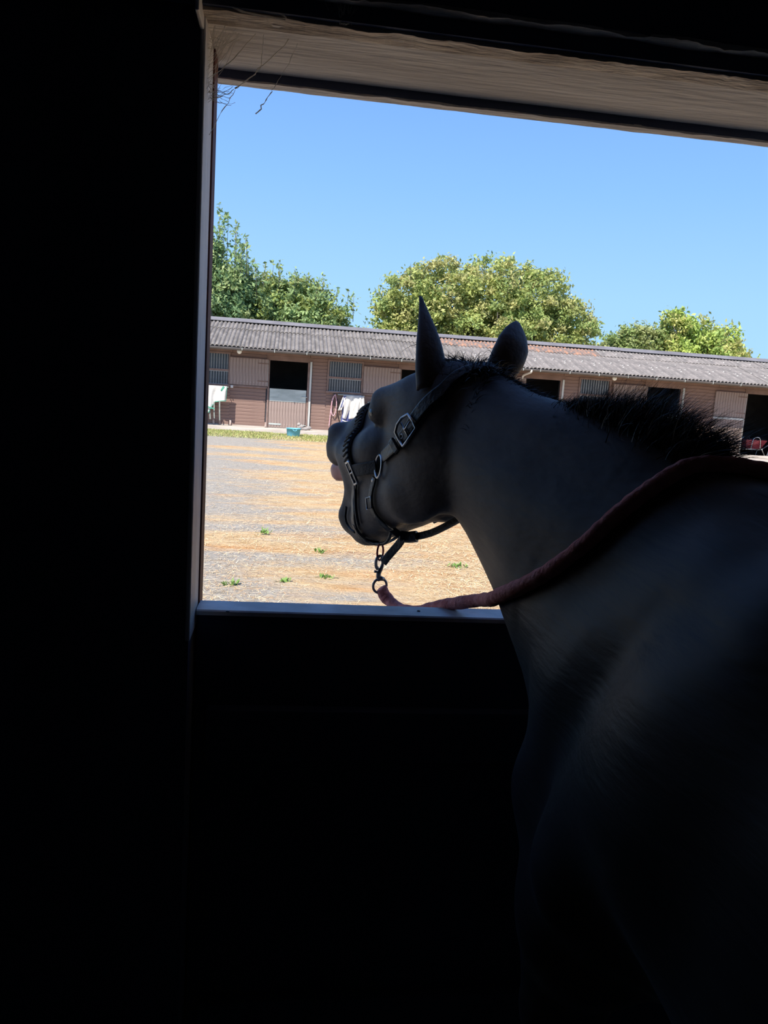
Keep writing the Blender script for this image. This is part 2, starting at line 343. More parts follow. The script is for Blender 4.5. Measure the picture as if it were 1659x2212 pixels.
glass_m = mat('dusty_pane', (.03, .034, .042), (.06, .066, .075), scale=3, rough=.3, spec=.6)
frame_m = mat('brown_window_frame', (.19, .125, .105), (.26, .175, .15), scale=6, rough=.75)
white_pl = mat('off_white_plastic', (.70, .66, .60), rough=.45)
white_paint = mat('white_flaking_paint', (.60, .52, .47), (.30, .18, .14), scale=5, rough=.8)

barn = thing('stable_block', (6.0, YB, ZB), 'long brown timber stable block with a grey corrugated roof across the yard', 'building')
DOORS = [(-4.70, 1.15), (-.644, 1.147), (3.39, 1.13), (7.38, 1.13), (11.45, 1.13), (14.92, 1.16)]     # left edge, width of each doorway
WINS = [(-2.90, 1.02), (1.155, 1.00), (5.15, 1.0), (9.18, .96), (17.3, 1.0)]
DH, LH = 2.165, 1.320     # heads of doorway and lower door
# wall core behind the cladding, split round the openings
def core(x0, x1, z0, z1):
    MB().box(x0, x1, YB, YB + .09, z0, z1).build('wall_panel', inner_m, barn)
edges = sorted([(x, x + w, 0) for x, w in DOORS] + [(x, x + w, 1) for x, w in WINS]); px = XL
for x0, x1, k in edges:
    core(px, x0, ZB, DH)
    if k: core(x0, x1, ZB, 1.36)
    px = x1
core(px, XE, ZB, DH); core(XL, XE, DH + .10, 2.62)
for x0, x1, k in edges:
    if not k: core(x0, x1, DH, DH + .10)
    else: pass
# cladding boards, one object each
BH = .102; boards = {}
def board(x0, x1, z, h=BH):
    key = (round(x1 - x0, 3), round(h, 3))
    if key not in boards:
        me = MB().prism([(0, 0), (-.011, 0), (-.020, .010), (-.024, h - .015), (-.011, h), (0, h)], 0, x1 - x0).mesh('cladding_board'); me.materials.append(clad_m); boards[key] = me
    link_mesh('cladding_board', boards[key], barn, (x0, YB, z))
def clad(x0, x1, z0, z1):
    n = max(1, round((z1 - z0) / BH)); h = (z1 - z0) / n
    for i in range(n): board(x0, x1, z0 + i * h, h)
px = XL; FA = 2.315
for x0, x1, k in edges:
    pad0 = .10 if not k else .07
    clad(px, x0 - (pad0 if not k else .06), ZB + .02, FA)
    if k: clad(x0 - .06, x1 + .06, ZB + .02, 1.33)
    px = x1 + (.14 if not k else .06)
clad(px, XE, ZB + .02, FA)
# flat panels under the eave
seams = [XL, -4.9, -1.77, .56, 3.2, 6.0, 8.60, 11.2, 13.87, 16.4, XE]
for a, b in zip(seams, seams[1:]):
    MB().box(a + .004, b - .004, YB - .042, YB - .001, FA, 2.60).build('eave_panel', fascia_m, barn, bevel=.003)
for x, w in DOORS: MB().box(x - .10, x + w + .14, YB - .038, YB, DH, FA - .004).build('door_head', fascia_m, barn)
# plinth
MB().box(XL, XE, YB - .02, YB + .1, .06, ZB + .035).build('plinth', pave, barn)

# doors
def planked(name, x0, z0, w, h, n, y, m, lab=None):
    d = MB().box(x0, x0 + w, y + .012, y + .030, z0, z0 + h).build(name, m, barn)
    if lab: d['label'] = lab
    k = ('plank', round(w / n, 4), round(h, 3), m.name)
    if k not in boards:
        p = w / n; me = MB().add([(.004, .012, 0), (p - .004, .012, 0), (p - .004, .012, h), (.004, .012, h), (.004, .003, 0), (.010, 0, 0), (p - .010, 0, 0), (p - .004, .003, 0), (.004, .003, h), (.010, 0, h), (p - .010, 0, h), (p - .004, .003, h)],
                                 [(0, 4, 8, 3), (4, 5, 9, 8), (5, 6, 10, 9), (6, 7, 11, 10), (7, 1, 2, 11), (3, 8, 9, 10, 11, 2), (0, 1, 7, 6, 5, 4)]).mesh('plank'); me.materials.append(m); boards[k] = me
    for i in range(n): link_mesh('plank', boards[k], d, (x0 + i * w / n, y, z0))
    return d
for i, (x, w) in enumerate(DOORS):
    # posts
    MB().box(x - .055, x, YB - .05, YB + .05, ZB, DH).build('door_post', frame_m, barn, bevel=.004)
    MB().box(x + w, x + w + .06, YB - .05, YB + .05, ZB, DH).build('door_post', frame_m, barn, bevel=.004)
    p = MB().box(x + w + .065, x + w + .125, YB - .07, YB, ZB, DH + .03).build('post_cover', post_m, barn, bevel=.004); p['label'] = 'pale grey metal strip beside the doorway'
    # upper door folded open against the wall on the left
    uw = w - .015 if i != 5 else 1.08
    ud = planked('upper_door', x - .06 - uw, 1.372, uw, .80, 12, YB - .085, door_m, 'faded brown upper door folded back against the wall')
    for z in (1.50, 2.03): MB().box(x - .36, x - .05, YB - .090, YB - .084, z, z + .035).build('strap_hinge', fascia_m, ud)
    MB().box(x - .06 - uw, x - .06, YB - .095, YB - .05, 2.165, 2.185).build('top_rail', frame_m, ud)
    MB().box(x - .062, x - .052, YB - .09, YB - .05, 1.372, 2.172).build('edge_strip', post_m, ud)
    r = MB().box(x - .10 - uw, x - .06, YB - .075, YB - .02, 1.305, 1.355).build('door_stop_rail', frame_m, barn)
    if i < 5:
        ld = planked('lower_door', x + .012, ZB + .03, w - .024, LH - ZB - .03, 13, YB - .035, door_m)
        pl = MB().box(x + .02, x + w - .02, YB - .044, YB - .035, .945, LH + .004).box(x + .02, x + w - .02, YB - .044, YB + .01, LH, LH + .006).build('kick_plate', galv_m, ld, bevel=.001); pl['label'] = 'dull galvanised plate across the top of the lower door'
        MB().box(x + .012, x + w - .012, YB - .041, YB - .036, 1.25, LH).build('top_ledge', frame_m, ld)
        MB().box(x + .03, x + .40, YB - .046, YB - .036, .225, .275).build('bottom_hinge', galv_m, ld, bevel=.002)
        MB().box(x + .03, x + .30, YB - .046, YB - .036, 1.10, 1.14).build('top_hinge', galv_m, ld, bevel=.002)
        bl = MB().tube([(x + w - .16, YB - .055, 1.12), (x + w + .02, YB - .055, 1.12)], .011).box(x + w - .15, x + w - .03, YB - .05, YB - .04, 1.095, 1.145).build('bolt', galv_m, ld)
        kb = MB().tube([(x + w - .14, YB - .055, .25), (x + w + .02, YB - .055, .25)], .010).box(x + w - .13, x + w - .04, YB - .05, YB - .04, .23, .27).build('kick_bolt', galv_m, ld)
    else:
        ld = planked('lower_door', x - .06 - uw, ZB + .05, uw, 1.17, 12, YB - .090, door_m, 'lower door standing open flat against the wall')
        MB().box(x - .06 - uw, x - .06, YB - .104, YB - .06, 1.335, 1.352).box(x - .06 - uw, x - .06, YB - .100, YB - .09, 1.29, 1.345).build('capping', post_m, ld)
        MB().box(x - .07, x - .05, YB - .102, YB - .06, ZB + .05, 1.34).build('edge_strip', post_m, ld)
# little fittings on the wall by the second doorway
MB().box(-1.80, -1.72, YB - .09, YB - .03, 1.26, 1.34).build('wall_box', white_pl, barn, bevel=.01)
for x in (-1.80, -2.30, -2.12, -.74): MB().box(x, x + .06, YB - .06, YB - .028, ZB + .01, ZB + .16).build('peeling_patch', white_paint, barn, bevel=.012)
# windows: frame, pane behind, two tiers of bars
for x, w in WINS:
    z0, z1 = 1.355, 2.255; zm = 1.775
    f = MB(); t = .055
    f.box(x - t, x, YB - .055, YB + .03, z0 - t, z1 + t).box(x + w, x + w + t, YB - .055, YB + .03, z0 - t, z1 + t).box(x, x + w, YB - .055, YB + .03, z1, z1 + t).box(x - t - .02, x + w + t + .02, YB - .085, YB + .03, z0 - t, z0).box(x, x + w, YB - .05, YB + .03, zm - .03, zm + .03)
    fr = f.build('window', frame_m, barn)
    MB().box(x, x + w, YB + .032, YB + .038, z0, zm - .03).build('pane', glass_m, fr)
    MB().box(x, x + w, YB + .020, YB + .030, zm + .03, z1).build('pane', glass_m, fr)
    nb = max(6, int(w / .075))
    for (a, b) in ((z0, zm - .03), (zm + .03, z1)):
        for q in range(nb):
            bx = x + (q + .5) * w / nb
            key = ('bar', round(b - a, 3))
            if key not in boards:
                me = MB().tube([(0, 0, 0), (0, 0, b - a)], .0095, 6).mesh('bar'); me.materials.append(bar_m); boards[key] = me
            link_mesh('bar', boards[key], fr, (bx, YB - .02, a))
    MB().box(x, x + w, YB - .030, YB - .012, zm - .045, zm - .03).box(x, x + w, YB - .030, YB - .012, z0, z0 + .012).build('bar_rail', bar_m, fr)
# inside of the block
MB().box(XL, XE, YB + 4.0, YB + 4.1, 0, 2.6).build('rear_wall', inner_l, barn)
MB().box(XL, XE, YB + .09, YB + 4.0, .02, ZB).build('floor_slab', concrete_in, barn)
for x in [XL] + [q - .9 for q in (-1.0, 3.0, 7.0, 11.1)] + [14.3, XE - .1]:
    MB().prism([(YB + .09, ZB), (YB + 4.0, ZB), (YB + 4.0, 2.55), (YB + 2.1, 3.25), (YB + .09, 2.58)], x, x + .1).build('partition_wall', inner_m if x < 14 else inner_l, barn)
for x in (XL - .02, XE): MB().prism([(YB, ZB), (YB + 4.1, ZB), (YB + 4.1, 2.55), (YB + 2.05, 3.30), (YB, 2.55)], x, x + .03).build('gable_end', clad_m, barn)
# roof: two courses of corrugated sheets
YE, ZE, YR, ZR = 23.06, 2.465, 26.02, 3.345
slope = math.hypot(YR - YE, ZR - ZE); sy, sz = (YR - YE) / slope, (ZR - ZE) / slope
SW, PITCH, AMP = .975, .1219, .025
def sheet_mesh(L, lift0, lift1, seed):
    r = random.Random(seed); nxs = 85; mb = MB(); vs = []
    for j, t in enumerate((0, .02, .5, 1)):
        for i in range(nxs + 1):
            x = i / nxs * (SW + .06); h = AMP * (2 * abs(math.cos(math.pi * x / PITCH)) ** .8 - 1) + lift0 + (lift1 - lift0) * t
            vs.append((x, t * L * sy - h * sz, t * L * sz + h * sy))
    n = nxs + 1
    base = len(vs); vs += [(v[0], v[1] + .007 * sz, v[2] - .012 * sy) for v in vs[:n]]
    fs = [(j * n + i, j * n + i + 1, (j + 1) * n + i + 1, (j + 1) * n + i) for j in range(3) for i in range(nxs)] + [(base + i, base + i + 1, i + 1, i) for i in range(nxs)]
    return mb.add(vs, fs).mesh('roof_sheet')
sheets = {}
def sheet(kind, m, x, y, z):
    k = (kind, m.name)
    if k not in sheets:
        me = sheet_mesh(2.18, .0, .012, 1) if kind == 'low' else sheet_mesh(1.0, .034, .034, 2)
        me.materials.append(m); me.polygons.foreach_set('use_smooth', [True] * len(me.polygons)); sheets[k] = me
    o = link_mesh('roof_sheet', sheets[k], barn, (x, y, z + random.uniform(-.006, .006))); o.rotation_euler = (0, 0, random.uniform(-.0035, .0035)); return o
ns = int((XE - XL + .8) / SW) + 1
for i in range(ns):
    x = XL - .4 + i * SW
    m_low = roof_m if x < 6.2 else roof_l; m_up = roof_m if x < 4.2 else (roof_o if x < 9.2 else roof_l)
    if 5.0 < x < 8.0: m_low = roof_l
    sheet('low', m_low, x, YE, ZE); s_ = 2.02
    sheet('up', m_up, x, YE + s_ * sy, ZE + s_ * sz)
XR0, XR1 = XL - .4, XL - .4 + ns * SW
MB().add([(XR0, YR, ZR + .02), (XR1, YR, ZR + .02), (XR1, YR + 2.9, ZR - .86), (XR0, YR + 2.9, ZR - .86)], [(0, 1, 2, 3)]).build('rear_roof_slope', roof_m, barn)
ridge_m = mat('grey_ridge_capping', (.15, .14, .15), (.20, .19, .20), scale=2, rough=.75, specks=(.5, .48, .45), speck_scale=2.5, speck_size=.06)
k = 0; x = XR0
while x < XR1 - .1:
    w_ = min(1.85, XR1 - x); c = [(YR - .30, ZR - .022), (YR - .30, ZR - .038 + .0), (YR - .03, ZR + .045), (YR + .06, ZR + .075), (YR + .15, ZR + .045), (YR + .40, ZR - .04), (YR + .40, ZR - .025), (YR + .16, ZR + .07), (YR + .06, ZR + .10), (YR - .04, ZR + .07)]
    c = [(y, z + .035 + (.004 if k % 2 else 0)) for y, z in c]
    MB().prism(c[::-1], x, x + w_ + .03).build('ridge_tile', ridge_m, barn); x += w_; k += 1
# soffit, gutter and its brackets, swan-neck end
MB().box(XL, XE, YE + .10, YB, 2.432, 2.442).build('eave_soffit', fascia_m, barn)
MB().box(XL, XE, YE + .085, YE + .11, 2.36, 2.50).build('fascia_board', gutter_m, barn)
def gutter(x0, x1):
    prof = [(YE + .02 + .055 * math.cos(a), 2.425 + .055 * math.sin(a)) for a in np.linspace(math.pi, 2 * math.pi, 9)]
    prof += [(y * 1 + (.006 if y < YE + .02 else -.006), z + .004) for y, z in prof[::-1]]
    gt = MB().prism(prof, x0, x1).build('gutter', gutter_m, barn)
    x = x0 + .25
    while x < x1:
        if 'br' not in boards:
            me = MB().box(-.008, .008, YE - .042, YE - .036, 2.375, 2.445).box(-.008, .008, YE - .04, YE + .085, 2.366, 2.372).mesh('gutter_bracket', (0, YE, 2.42)); me.materials.append(galv_m); boards['br'] = me
        link_mesh('gutter_bracket', boards['br'], gt, (x, YE, 2.42)); x += .935
gutter(XL - .3, 3.9); gutter(3.92, 7.22); gutter(7.26, XE + .3)
MB().tube(spline([(7.24, YE + .02, 2.40), (7.24, YE + .06, 2.33), (7.24, YB - .2, 2.25), (7.24, YB - .06, 2.15)], 10), .034, 10).build('swan_neck_pipe', white_pl, barn, smooth=True)
# round bulkhead lamps under the eave
lampg = mat('lamp_globe', (.85, .80, .70), rough=.3)
for x in (-1.53, 10.0):
    y = 23.30
    lp = MB().lathe((x, y, 2.432), [(.001, 0), (.075, 0), (.075, -.04), (.06, -.055), (.001, -.055)], 18).build('eave_lamp', post_m, barn, smooth=False)
    MB().lathe((x, y, 2.385), [(.060, 0), (.072, -.02), (.070, -.07), (.05, -.105), (.02, -.12), (.001, -.121)], 18).build('lamp_cover', lampg, lp, smooth=True)
# ------------------------------------------------------------------ the horse
class Frame:
    """o + s*forward + w*left + z*up (forward turned left by yaw, nose down by pitch)"""
    def __init__(f, o, yaw, pitch=0.0):
        b, p = R(yaw), R(pitch); f.o = np.array(o, float); h = np.array([-math.sin(b), math.cos(b), 0])
        f.s = h * math.cos(p) - np.array([0, 0, math.sin(p)]); f.z = h * math.sin(p) + np.array([0, 0, math.cos(p)]); f.w = np.array([-math.cos(b), -math.sin(b), 0])
    def __call__(f, s, w, z): return f.o + s * f.s + w * f.w + z * f.z
T = Frame((.615, .92, 0.0), 5)                  # trunk, s = 0 under the withers
N = Frame((.600, .92, 0.0), 21)                 # neck
HD = Frame((.351, 1.50, 1.660), 24, 17.5)         # head, origin at the poll
prims = []
def cap_(a, b, ra, rb, k=.03): prims.append((np.array(a, float), np.array(b, float), ra, rb, None, k))
def ell(c, rad, fr, k=.03): prims.append((np.array(c, float), None, np.array(rad, float), None, fr, k))
# trunk
ell(T(-.48, 0, 1.13), (.66, .275, .315), T, .05)
ell(T(.00, 0, 1.10), (.32, .21, .32), T, .06)
ell(T(-1.02, 0, 1.24), (.36, .265, .26), T, .06)
cap_(T(.03, 0, 1.432), T(-.32, 0, 1.405), .055, .07, .07)
cap_(T(-.32, 0, 1.375), T(-.95, 0, 1.40), .09, .09, .07)
cap_(T(-1.0, 0, 1.40), T(-1.34, 0, 1.27), .08, .05, .06)
ell(T(.20, 0, 1.00), (.13, .15, .17), T, .05)        # breast
# neck, rows of crest, middle and underside
def row(pts, k=.045): prims.append((None, [(np.array(a, float), np.array(b, float), ra, rb) for (a, ra), (b, rb) in zip(pts, pts[1:])], None, None, None, k))
row([(N(-.06, 0, 1.415), .06), (N(.06, 0, 1.450), .06), (N(.19, 0, 1.50), .056), (N(.34, 0, 1.535), .052), (N(.48, 0, 1.555), .050), (N(.62, 0, 1.595), .05)], .06)
row([(N(.00, 0, 1.34), .150), (N(.16, 0, 1.375), .120), (N(.32, 0, 1.42), .100), (N(.46, 0, 1.465), .088), (N(.60, 0, 1.515), .080)], .07)
row([(N(.14, 0, 1.21), .165), (N(.30, 0, 1.29), .115), (N(.45, 0, 1.38), .090), (N(.60, 0, 1.455), .076)], .07)
row([(N(.20, 0, 1.09), .110), (N(.32, 0, 1.175), .078), (N(.44, 0, 1.275), .062), (N(.55, 0, 1.355), .054), (N(.64, 0, 1.405), .05)], .05)
for sd in (1, -1):
    # shoulder blade, arm, forearm
    cap_(T(-.10, sd * .085, 1.375), T(.13, sd * .098, 1.16), .085, .105, .05)
    cap_(T(-.24, sd * .10, 1.35), T(-.18, sd * .155, 1.15), .10, .115, .09)
    cap_(T(-.16, sd * .13, 1.25), T(-.02, sd * .155, .98), .10, .115, .06)
    cap_(T(.13, sd * .098, 1.16), T(.19, sd * .112, .98), .098, .095, .04)
    cap_(T(.19, sd * .115, .98), T(.03, sd * .150, .86), .092, .10, .04)
    dz = 0 if sd > 0 else -.05
    cap_(T(.06 + dz, sd * .150, .86), T(.11 + dz, sd * .140, .66), .095, .062, .035)
    cap_(T(.11 + dz, sd * .140, .66), T(.12 + dz, sd * .135, .47), .062, .040, .02)
    cap_(T(.122 + dz, sd * .135, .47), T(.118 + dz, sd * .135, .43), .042, .038, .012)
    cap_(T(.115 + dz, sd * .135, .43), T(.105 + dz, sd * .135, .20), .028, .027, .015)
    cap_(T(.105 + dz, sd * .135, .195), T(.10 + dz, sd * .135, .17), .036, .034, .012)
    cap_(T(.105 + dz, sd * .135, .17), T(.145 + dz, sd * .135, .09), .030, .033, .012)
    cap_(T(.155 + dz, sd * .135, .075), T(.165 + dz, sd * .135, .045), .045, .048, .012)
    # hind leg: thigh, gaskin, hock, cannon, fetlock, hoof
    dh = -.06 if sd > 0 else .05
    cap_(T(-1.05 + dh, sd * .15, 1.15), T(-.92 + dh, sd * .17, .92), .16, .12, .05)
    cap_(T(-1.20 + dh, sd * .13, 1.12), T(-1.20 + dh, sd * .14, .88), .12, .09, .05)
    cap_(T(-.93 + dh, sd * .16, .90), T(-1.22 + dh, sd * .145, .60), .095, .052, .035)
    cap_(T(-1.24 + dh, sd * .14, .62), T(-1.22 + dh, sd * .14, .50), .042, .040, .02)
    cap_(T(-1.22 + dh, sd * .14, .50), T(-1.17 + dh, sd * .14, .20), .034, .029, .015)
    cap_(T(-1.17 + dh, sd * .14, .195), T(-1.165 + dh, sd * .14, .17), .037, .035, .012)
    cap_(T(-1.165 + dh, sd * .14, .17), T(-1.12 + dh, sd * .14, .09), .031, .034, .012)
    cap_(T(-1.11 + dh, sd * .14, .075), T(-1.10 + dh, sd * .14, .045), .046, .049, .012)
# head
H = HD
ell(H(.060, 0, -.068), (.085, .078, .086), H, .03)                     # cranium
cap_(H(.10, 0, -.066), H(.22, 0, -.058), .080, .072, .03)              # forehead
for sd in (1, -1):
    cap_(H(.13, sd * .055, -.034), H(.225, sd * .072, -.022), .035, .028, .025)   # brow bone
    ell(H(.232, sd * .084, -.046), (.034, .020, .025), H, .010)                  # eye bulge
    ell(H(.155, sd * .052, -.185), (.118, .044, .112), H, .04)                   # jowl
    ell(H(.11, sd * .055, -.11), (.09, .040, .10), H, .04)
    cap_(H(.25, sd * .070, -.108), H(.37, sd * .050, -.105), .018, .010, .02)    # face ridge
    cap_(H(.30, sd * .040, -.110), H(.445, sd * .034, -.100), .055, .042, .03)   # cheek / maxilla
    prims.append((None, [(H(.20, sd * .040, -.230), H(.32, sd * .030, -.250), .055, .040), (H(.32, sd * .030, -.250), H(.43, sd * .024, -.270), .040, .030)], None, None, None, .035))   # jaw bones, opened
    # stretched cheek and corner of the mouth
    cap_(H(.29, sd * .046, -.13), H(.31, sd * .038, -.235), .040, .034, .05)
    cap_(H(.345, sd * .044, -.13), H(.36, sd * .033, -.24), .032, .028, .05)
    cap_(H(.400, sd * .040, -.125), H(.405, sd * .030, -.245), .024, .022, .05)
    cap_(H(.445, sd * .034, -.135), H(.500, sd * .030, -.232), .014, .024, .045)
    cap_(H(.440, sd * .036, -.120), H(.445, sd * .028, -.240), .016, .016, .04)
    ell(H(.520, sd * .036, -.036), (.036, .024, .034), H, .014)                  # nostril wing
    cap_(H(.46, sd * .035, -.078), H(.53, sd * .028, -.075), .034, .030, .02)
cap_(H(.20, 0, -.042), H(.42, 0, -.040), .060, .040, .03)               # nasal bone
cap_(H(.42, 0, -.043), H(.52, 0, -.038), .040, .038, .025)
cap_(H(.53, .012, -.060), H(.548, .012, -.072), .040, .033, .02)         # curled upper lip
cap_(H(.53, -.014, -.060), H(.548, -.012, -.072), .040, .033, .02)
cap_(H(.37, 0, -.266), H(.48, 0, -.272), .034, .034, .03)               # chin bar
ell(H(.512, 0, -.246), (.046, .044, .040), H, .03)                      # lower lip
ell(H(.458, 0, -.290), (.045, .034, .027), H, .02)                      # chin
cap_(H(.06, 0, -.18), H(.12, 0, -.21), .06, .06, .04)                   # throat

def sdf_field(prims, h, lo, hi, margin=.05):
    n = np.ceil((hi - lo) / h).astype(int) + 1
    F = np.full(n, 1.0, np.float32)
    ax = [lo[i] + h * np.arange(n[i]) for i in range(3)]
    for a, b, ra, rb, fr, k in prims:
        if a is None:
            l0 = np.min([np.minimum(p - r1, q - r2) for p, q, r1, r2 in b], 0); l1 = np.max([np.maximum(p + r1, q + r2) for p, q, r1, r2 in b], 0)
        elif b is not None: l0 = np.minimum(a - ra, b - rb); l1 = np.maximum(a + ra, b + rb)
        else: m_ = max(ra); l0, l1 = a - m_, a + m_
        i0 = np.clip(((l0 - k - margin - lo) / h).astype(int), 0, n - 1); i1 = np.clip(((l1 + k + margin - lo) / h).astype(int) + 2, 1, n)
        sl = tuple(slice(p, q) for p, q in zip(i0, i1))
        X, Y, Z = np.meshgrid(ax[0][sl[0]], ax[1][sl[1]], ax[2][sl[2]], indexing='ij', sparse=True)
        if a is None:
            D_ = None
            for p, q, r1, r2 in b:
                d = q - p; t = np.clip(((X - p[0]) * d[0] + (Y - p[1]) * d[1] + (Z - p[2]) * d[2]) / (d @ d), 0, 1); t = t
                e_ = np.sqrt((X - p[0] - t * d[0]) ** 2 + (Y - p[1] - t * d[1]) ** 2 + (Z - p[2] - t * d[2]) ** 2) - (r1 + (r2 - r1) * t)
                D_ = e_ if D_ is None else np.minimum(D_, e_)
        elif b is not None:
            d = b - a; L2 = d @ d + 1e-12
            t = np.clip(((X - a[0]) * d[0] + (Y - a[1]) * d[1] + (Z - a[2]) * d[2]) / L2, 0, 1)
            D_ = np.sqrt((X - a[0] - t * d[0]) ** 2 + (Y - a[1] - t * d[1]) ** 2 + (Z - a[2] - t * d[2]) ** 2) - (ra + (rb - ra) * t)
        else:
            x, y, z = X - a[0], Y - a[1], Z - a[2]
            u = (x * fr.s[0] + y * fr.s[1] + z * fr.s[2]) / ra[0]; v = (x * fr.w[0] + y * fr.w[1] + z * fr.w[2]) / ra[1]; w_ = (x * fr.z[0] + y * fr.z[1] + z * fr.z[2]) / ra[2]
            k0 = np.sqrt(u * u + v * v + w_ * w_); k1 = np.sqrt((u / ra[0]) ** 2 + (v / ra[1]) ** 2 + (w_ / ra[2]) ** 2) + 1e-9
            D_ = k0 * (k0 - 1) / k1
        f = F[sl]; hh = np.maximum(k - np.abs(f - D_), 0) / k
        F[sl] = np.minimum(f, D_) - hh * hh * k * .25
    return F
def surface_nets(F, lo, h):
    S = F < 0; n = np.array(F.shape); c = n - 1
    corners = [(i, j, k) for i in (0, 1) for j in (0, 1) for k in (0, 1)]
    cnt = np.zeros(c, np.int8)
    for i, j, k in corners: cnt += S[i:i + c[0], j:j + c[1], k:k + c[2]]
    idx = np.argwhere((cnt > 0) & (cnt < 8)); m = len(idx)
    vid = np.full(c, -1, np.int64); vid[idx[:, 0], idx[:, 1], idx[:, 2]] = np.arange(m)
    acc = np.zeros((m, 3)); num = np.zeros(m)
    for a in range(8):
        for b in range(a + 1, 8):
            ca, cb = np.array(corners[a]), np.array(corners[b])
            if np.abs(ca - cb).sum() != 1: continue
            fa = F[tuple((idx + ca).T)]; fb = F[tuple((idx + cb).T)]; x = (fa < 0) != (fb < 0)
            t = np.where(x, fa / np.where(x, fa - fb, 1), 0)
            acc += np.where(x[:, None], ca + t[:, None] * (cb - ca), 0); num += x
    V = lo + h * (idx + acc / num[:, None]); quads = []
    for ax in range(3):
        o1, o2 = [(1, 2), (2, 0), (0, 1)][ax]
        sl0 = [slice(0, -1) if q == ax else slice(None) for q in range(3)]; sl1 = [slice(1, None) if q == ax else slice(None) for q in range(3)]
        A, B = S[tuple(sl0)], S[tuple(sl1)]; e = np.argwhere(A != B)
        e = e[(e[:, o1] > 0) & (e[:, o2] > 0) & (e[:, o1] < c[o1]) & (e[:, o2] < c[o2])]
        d1 = np.eye(3, dtype=int)[o1]; d2 = np.eye(3, dtype=int)[o2]
        q = np.stack([vid[tuple((e - d).T)] for d in (d1 * 0, d1, d1 + d2, d2)], 1)
        flip = A[tuple(e.T)]; q[~flip] = q[~flip][:, ::-1]; quads.append(q)
    Q = np.vstack(quads); return V, Q[(Q >= 0).all(1)]
lo = np.array([-.02, -.62, .0]); hi = np.array([1.12, 2.14, 1.80]); HV = .0085
Fld = sdf_field(prims, HV, lo, hi)
cuts, prims = [], []
for sd in (1, -1): ell(H(.545, sd * .058, -.030), (.017, .017, .013), H, .008)      # nostrils
Cut = sdf_field(prims, HV, lo, hi); Fld = np.maximum(Fld, -Cut); del Cut
HVt, HQ = surface_nets(Fld, lo, HV)
def smooth_mesh(V, Q, it, lam):
    E_ = np.vstack([Q[:, [0, 1]], Q[:, [1, 2]], Q[:, [2, 3]], Q[:, [3, 0]]]); E_ = np.vstack([E_, E_[:, ::-1]])
    deg = np.bincount(E_[:, 0], minlength=len(V))[:, None]
    for i in range(it):
        s = np.stack([np.bincount(E_[:, 0], V[E_[:, 1], a], len(V)) for a in range(3)], 1) / np.maximum(deg, 1)
        V = V + (lam if i % 2 == 0 else -lam * .95) * (s - V)
    return V
HVt = smooth_mesh(HVt, HQ, 14, .55)
# ears: cupped leaves, opening turned forward, joined into the body mesh
def ear(base, tip, wid_dir, wid, open_dir, prof, bow=.22, n=24, m=14):
    base, tip = np.array(base), np.array(tip); ax = tip - base; wd = np.array(wid_dir, float); wd -= (wd @ ax) / (ax @ ax) * ax; wd /= np.linalg.norm(wd)
    od = np.array(open_dir, float); od -= (od @ ax) / (ax @ ax) * ax; od -= (od @ wd) * wd; od /= np.linalg.norm(od); rings = []
    for i in range(n):
        t = i / (n - 1)
        w_ = wid * float(np.interp(t, *prof))
        dpt = w_ * .62 * (1 - .45 * t); c = base + ax * t + od * (-.018 * math.sin(math.pi * t)) + wd * (wid * bow * math.sin(math.pi * t))
        out = []; inn = []
        for j in range(m):
            a = -1.0 + 2 * j / (m - 1); th = a * 1.75
            out.append(c + wd * w_ * math.sin(th) / math.sin(1.5708) + od * (-dpt * math.cos(th)))
            inn.append(c + wd * w_ * .84 * math.sin(th) + od * (-dpt * .72 * math.cos(th) + .001))
        rings.append(out + inn[::-1])
    return rings
EARS = [ear(H(.052, .066, -.050), (.2575, 1.62, 1.789), (-.96, -.28, 0), .034, (-.25, .95, 0), ((0, .2, .45, .7, .9, 1), (1.0, 1.0, .80, .45, .20, .11)), .12),
        ear(H(.030, -.066, -.035), (.466, 1.61, 1.752), (.96, .28, .0), .038, (.15, .98, .1), ((0, .15, .4, .6, .8, .93, 1), (.72, .86, 1.0, .97, .70, .38, .14)), .10)]
mbh = MB()
for rg in EARS: mbh.ring_loft(rg)
nv = len(HVt); me = bpy.data.meshes.new('horse')
allv = np.vstack([HVt, np.array(mbh.v)])
HORIGIN = np.array([.66, .45, 0.0])
me.from_pydata((allv - HORIGIN).tolist(), [], [tuple(q) for q in HQ.tolist()] + [tuple(i + nv for i in f) for f in mbh.f]); me.update()
me.polygons.foreach_set('use_smooth', [True] * len(me.polygons))
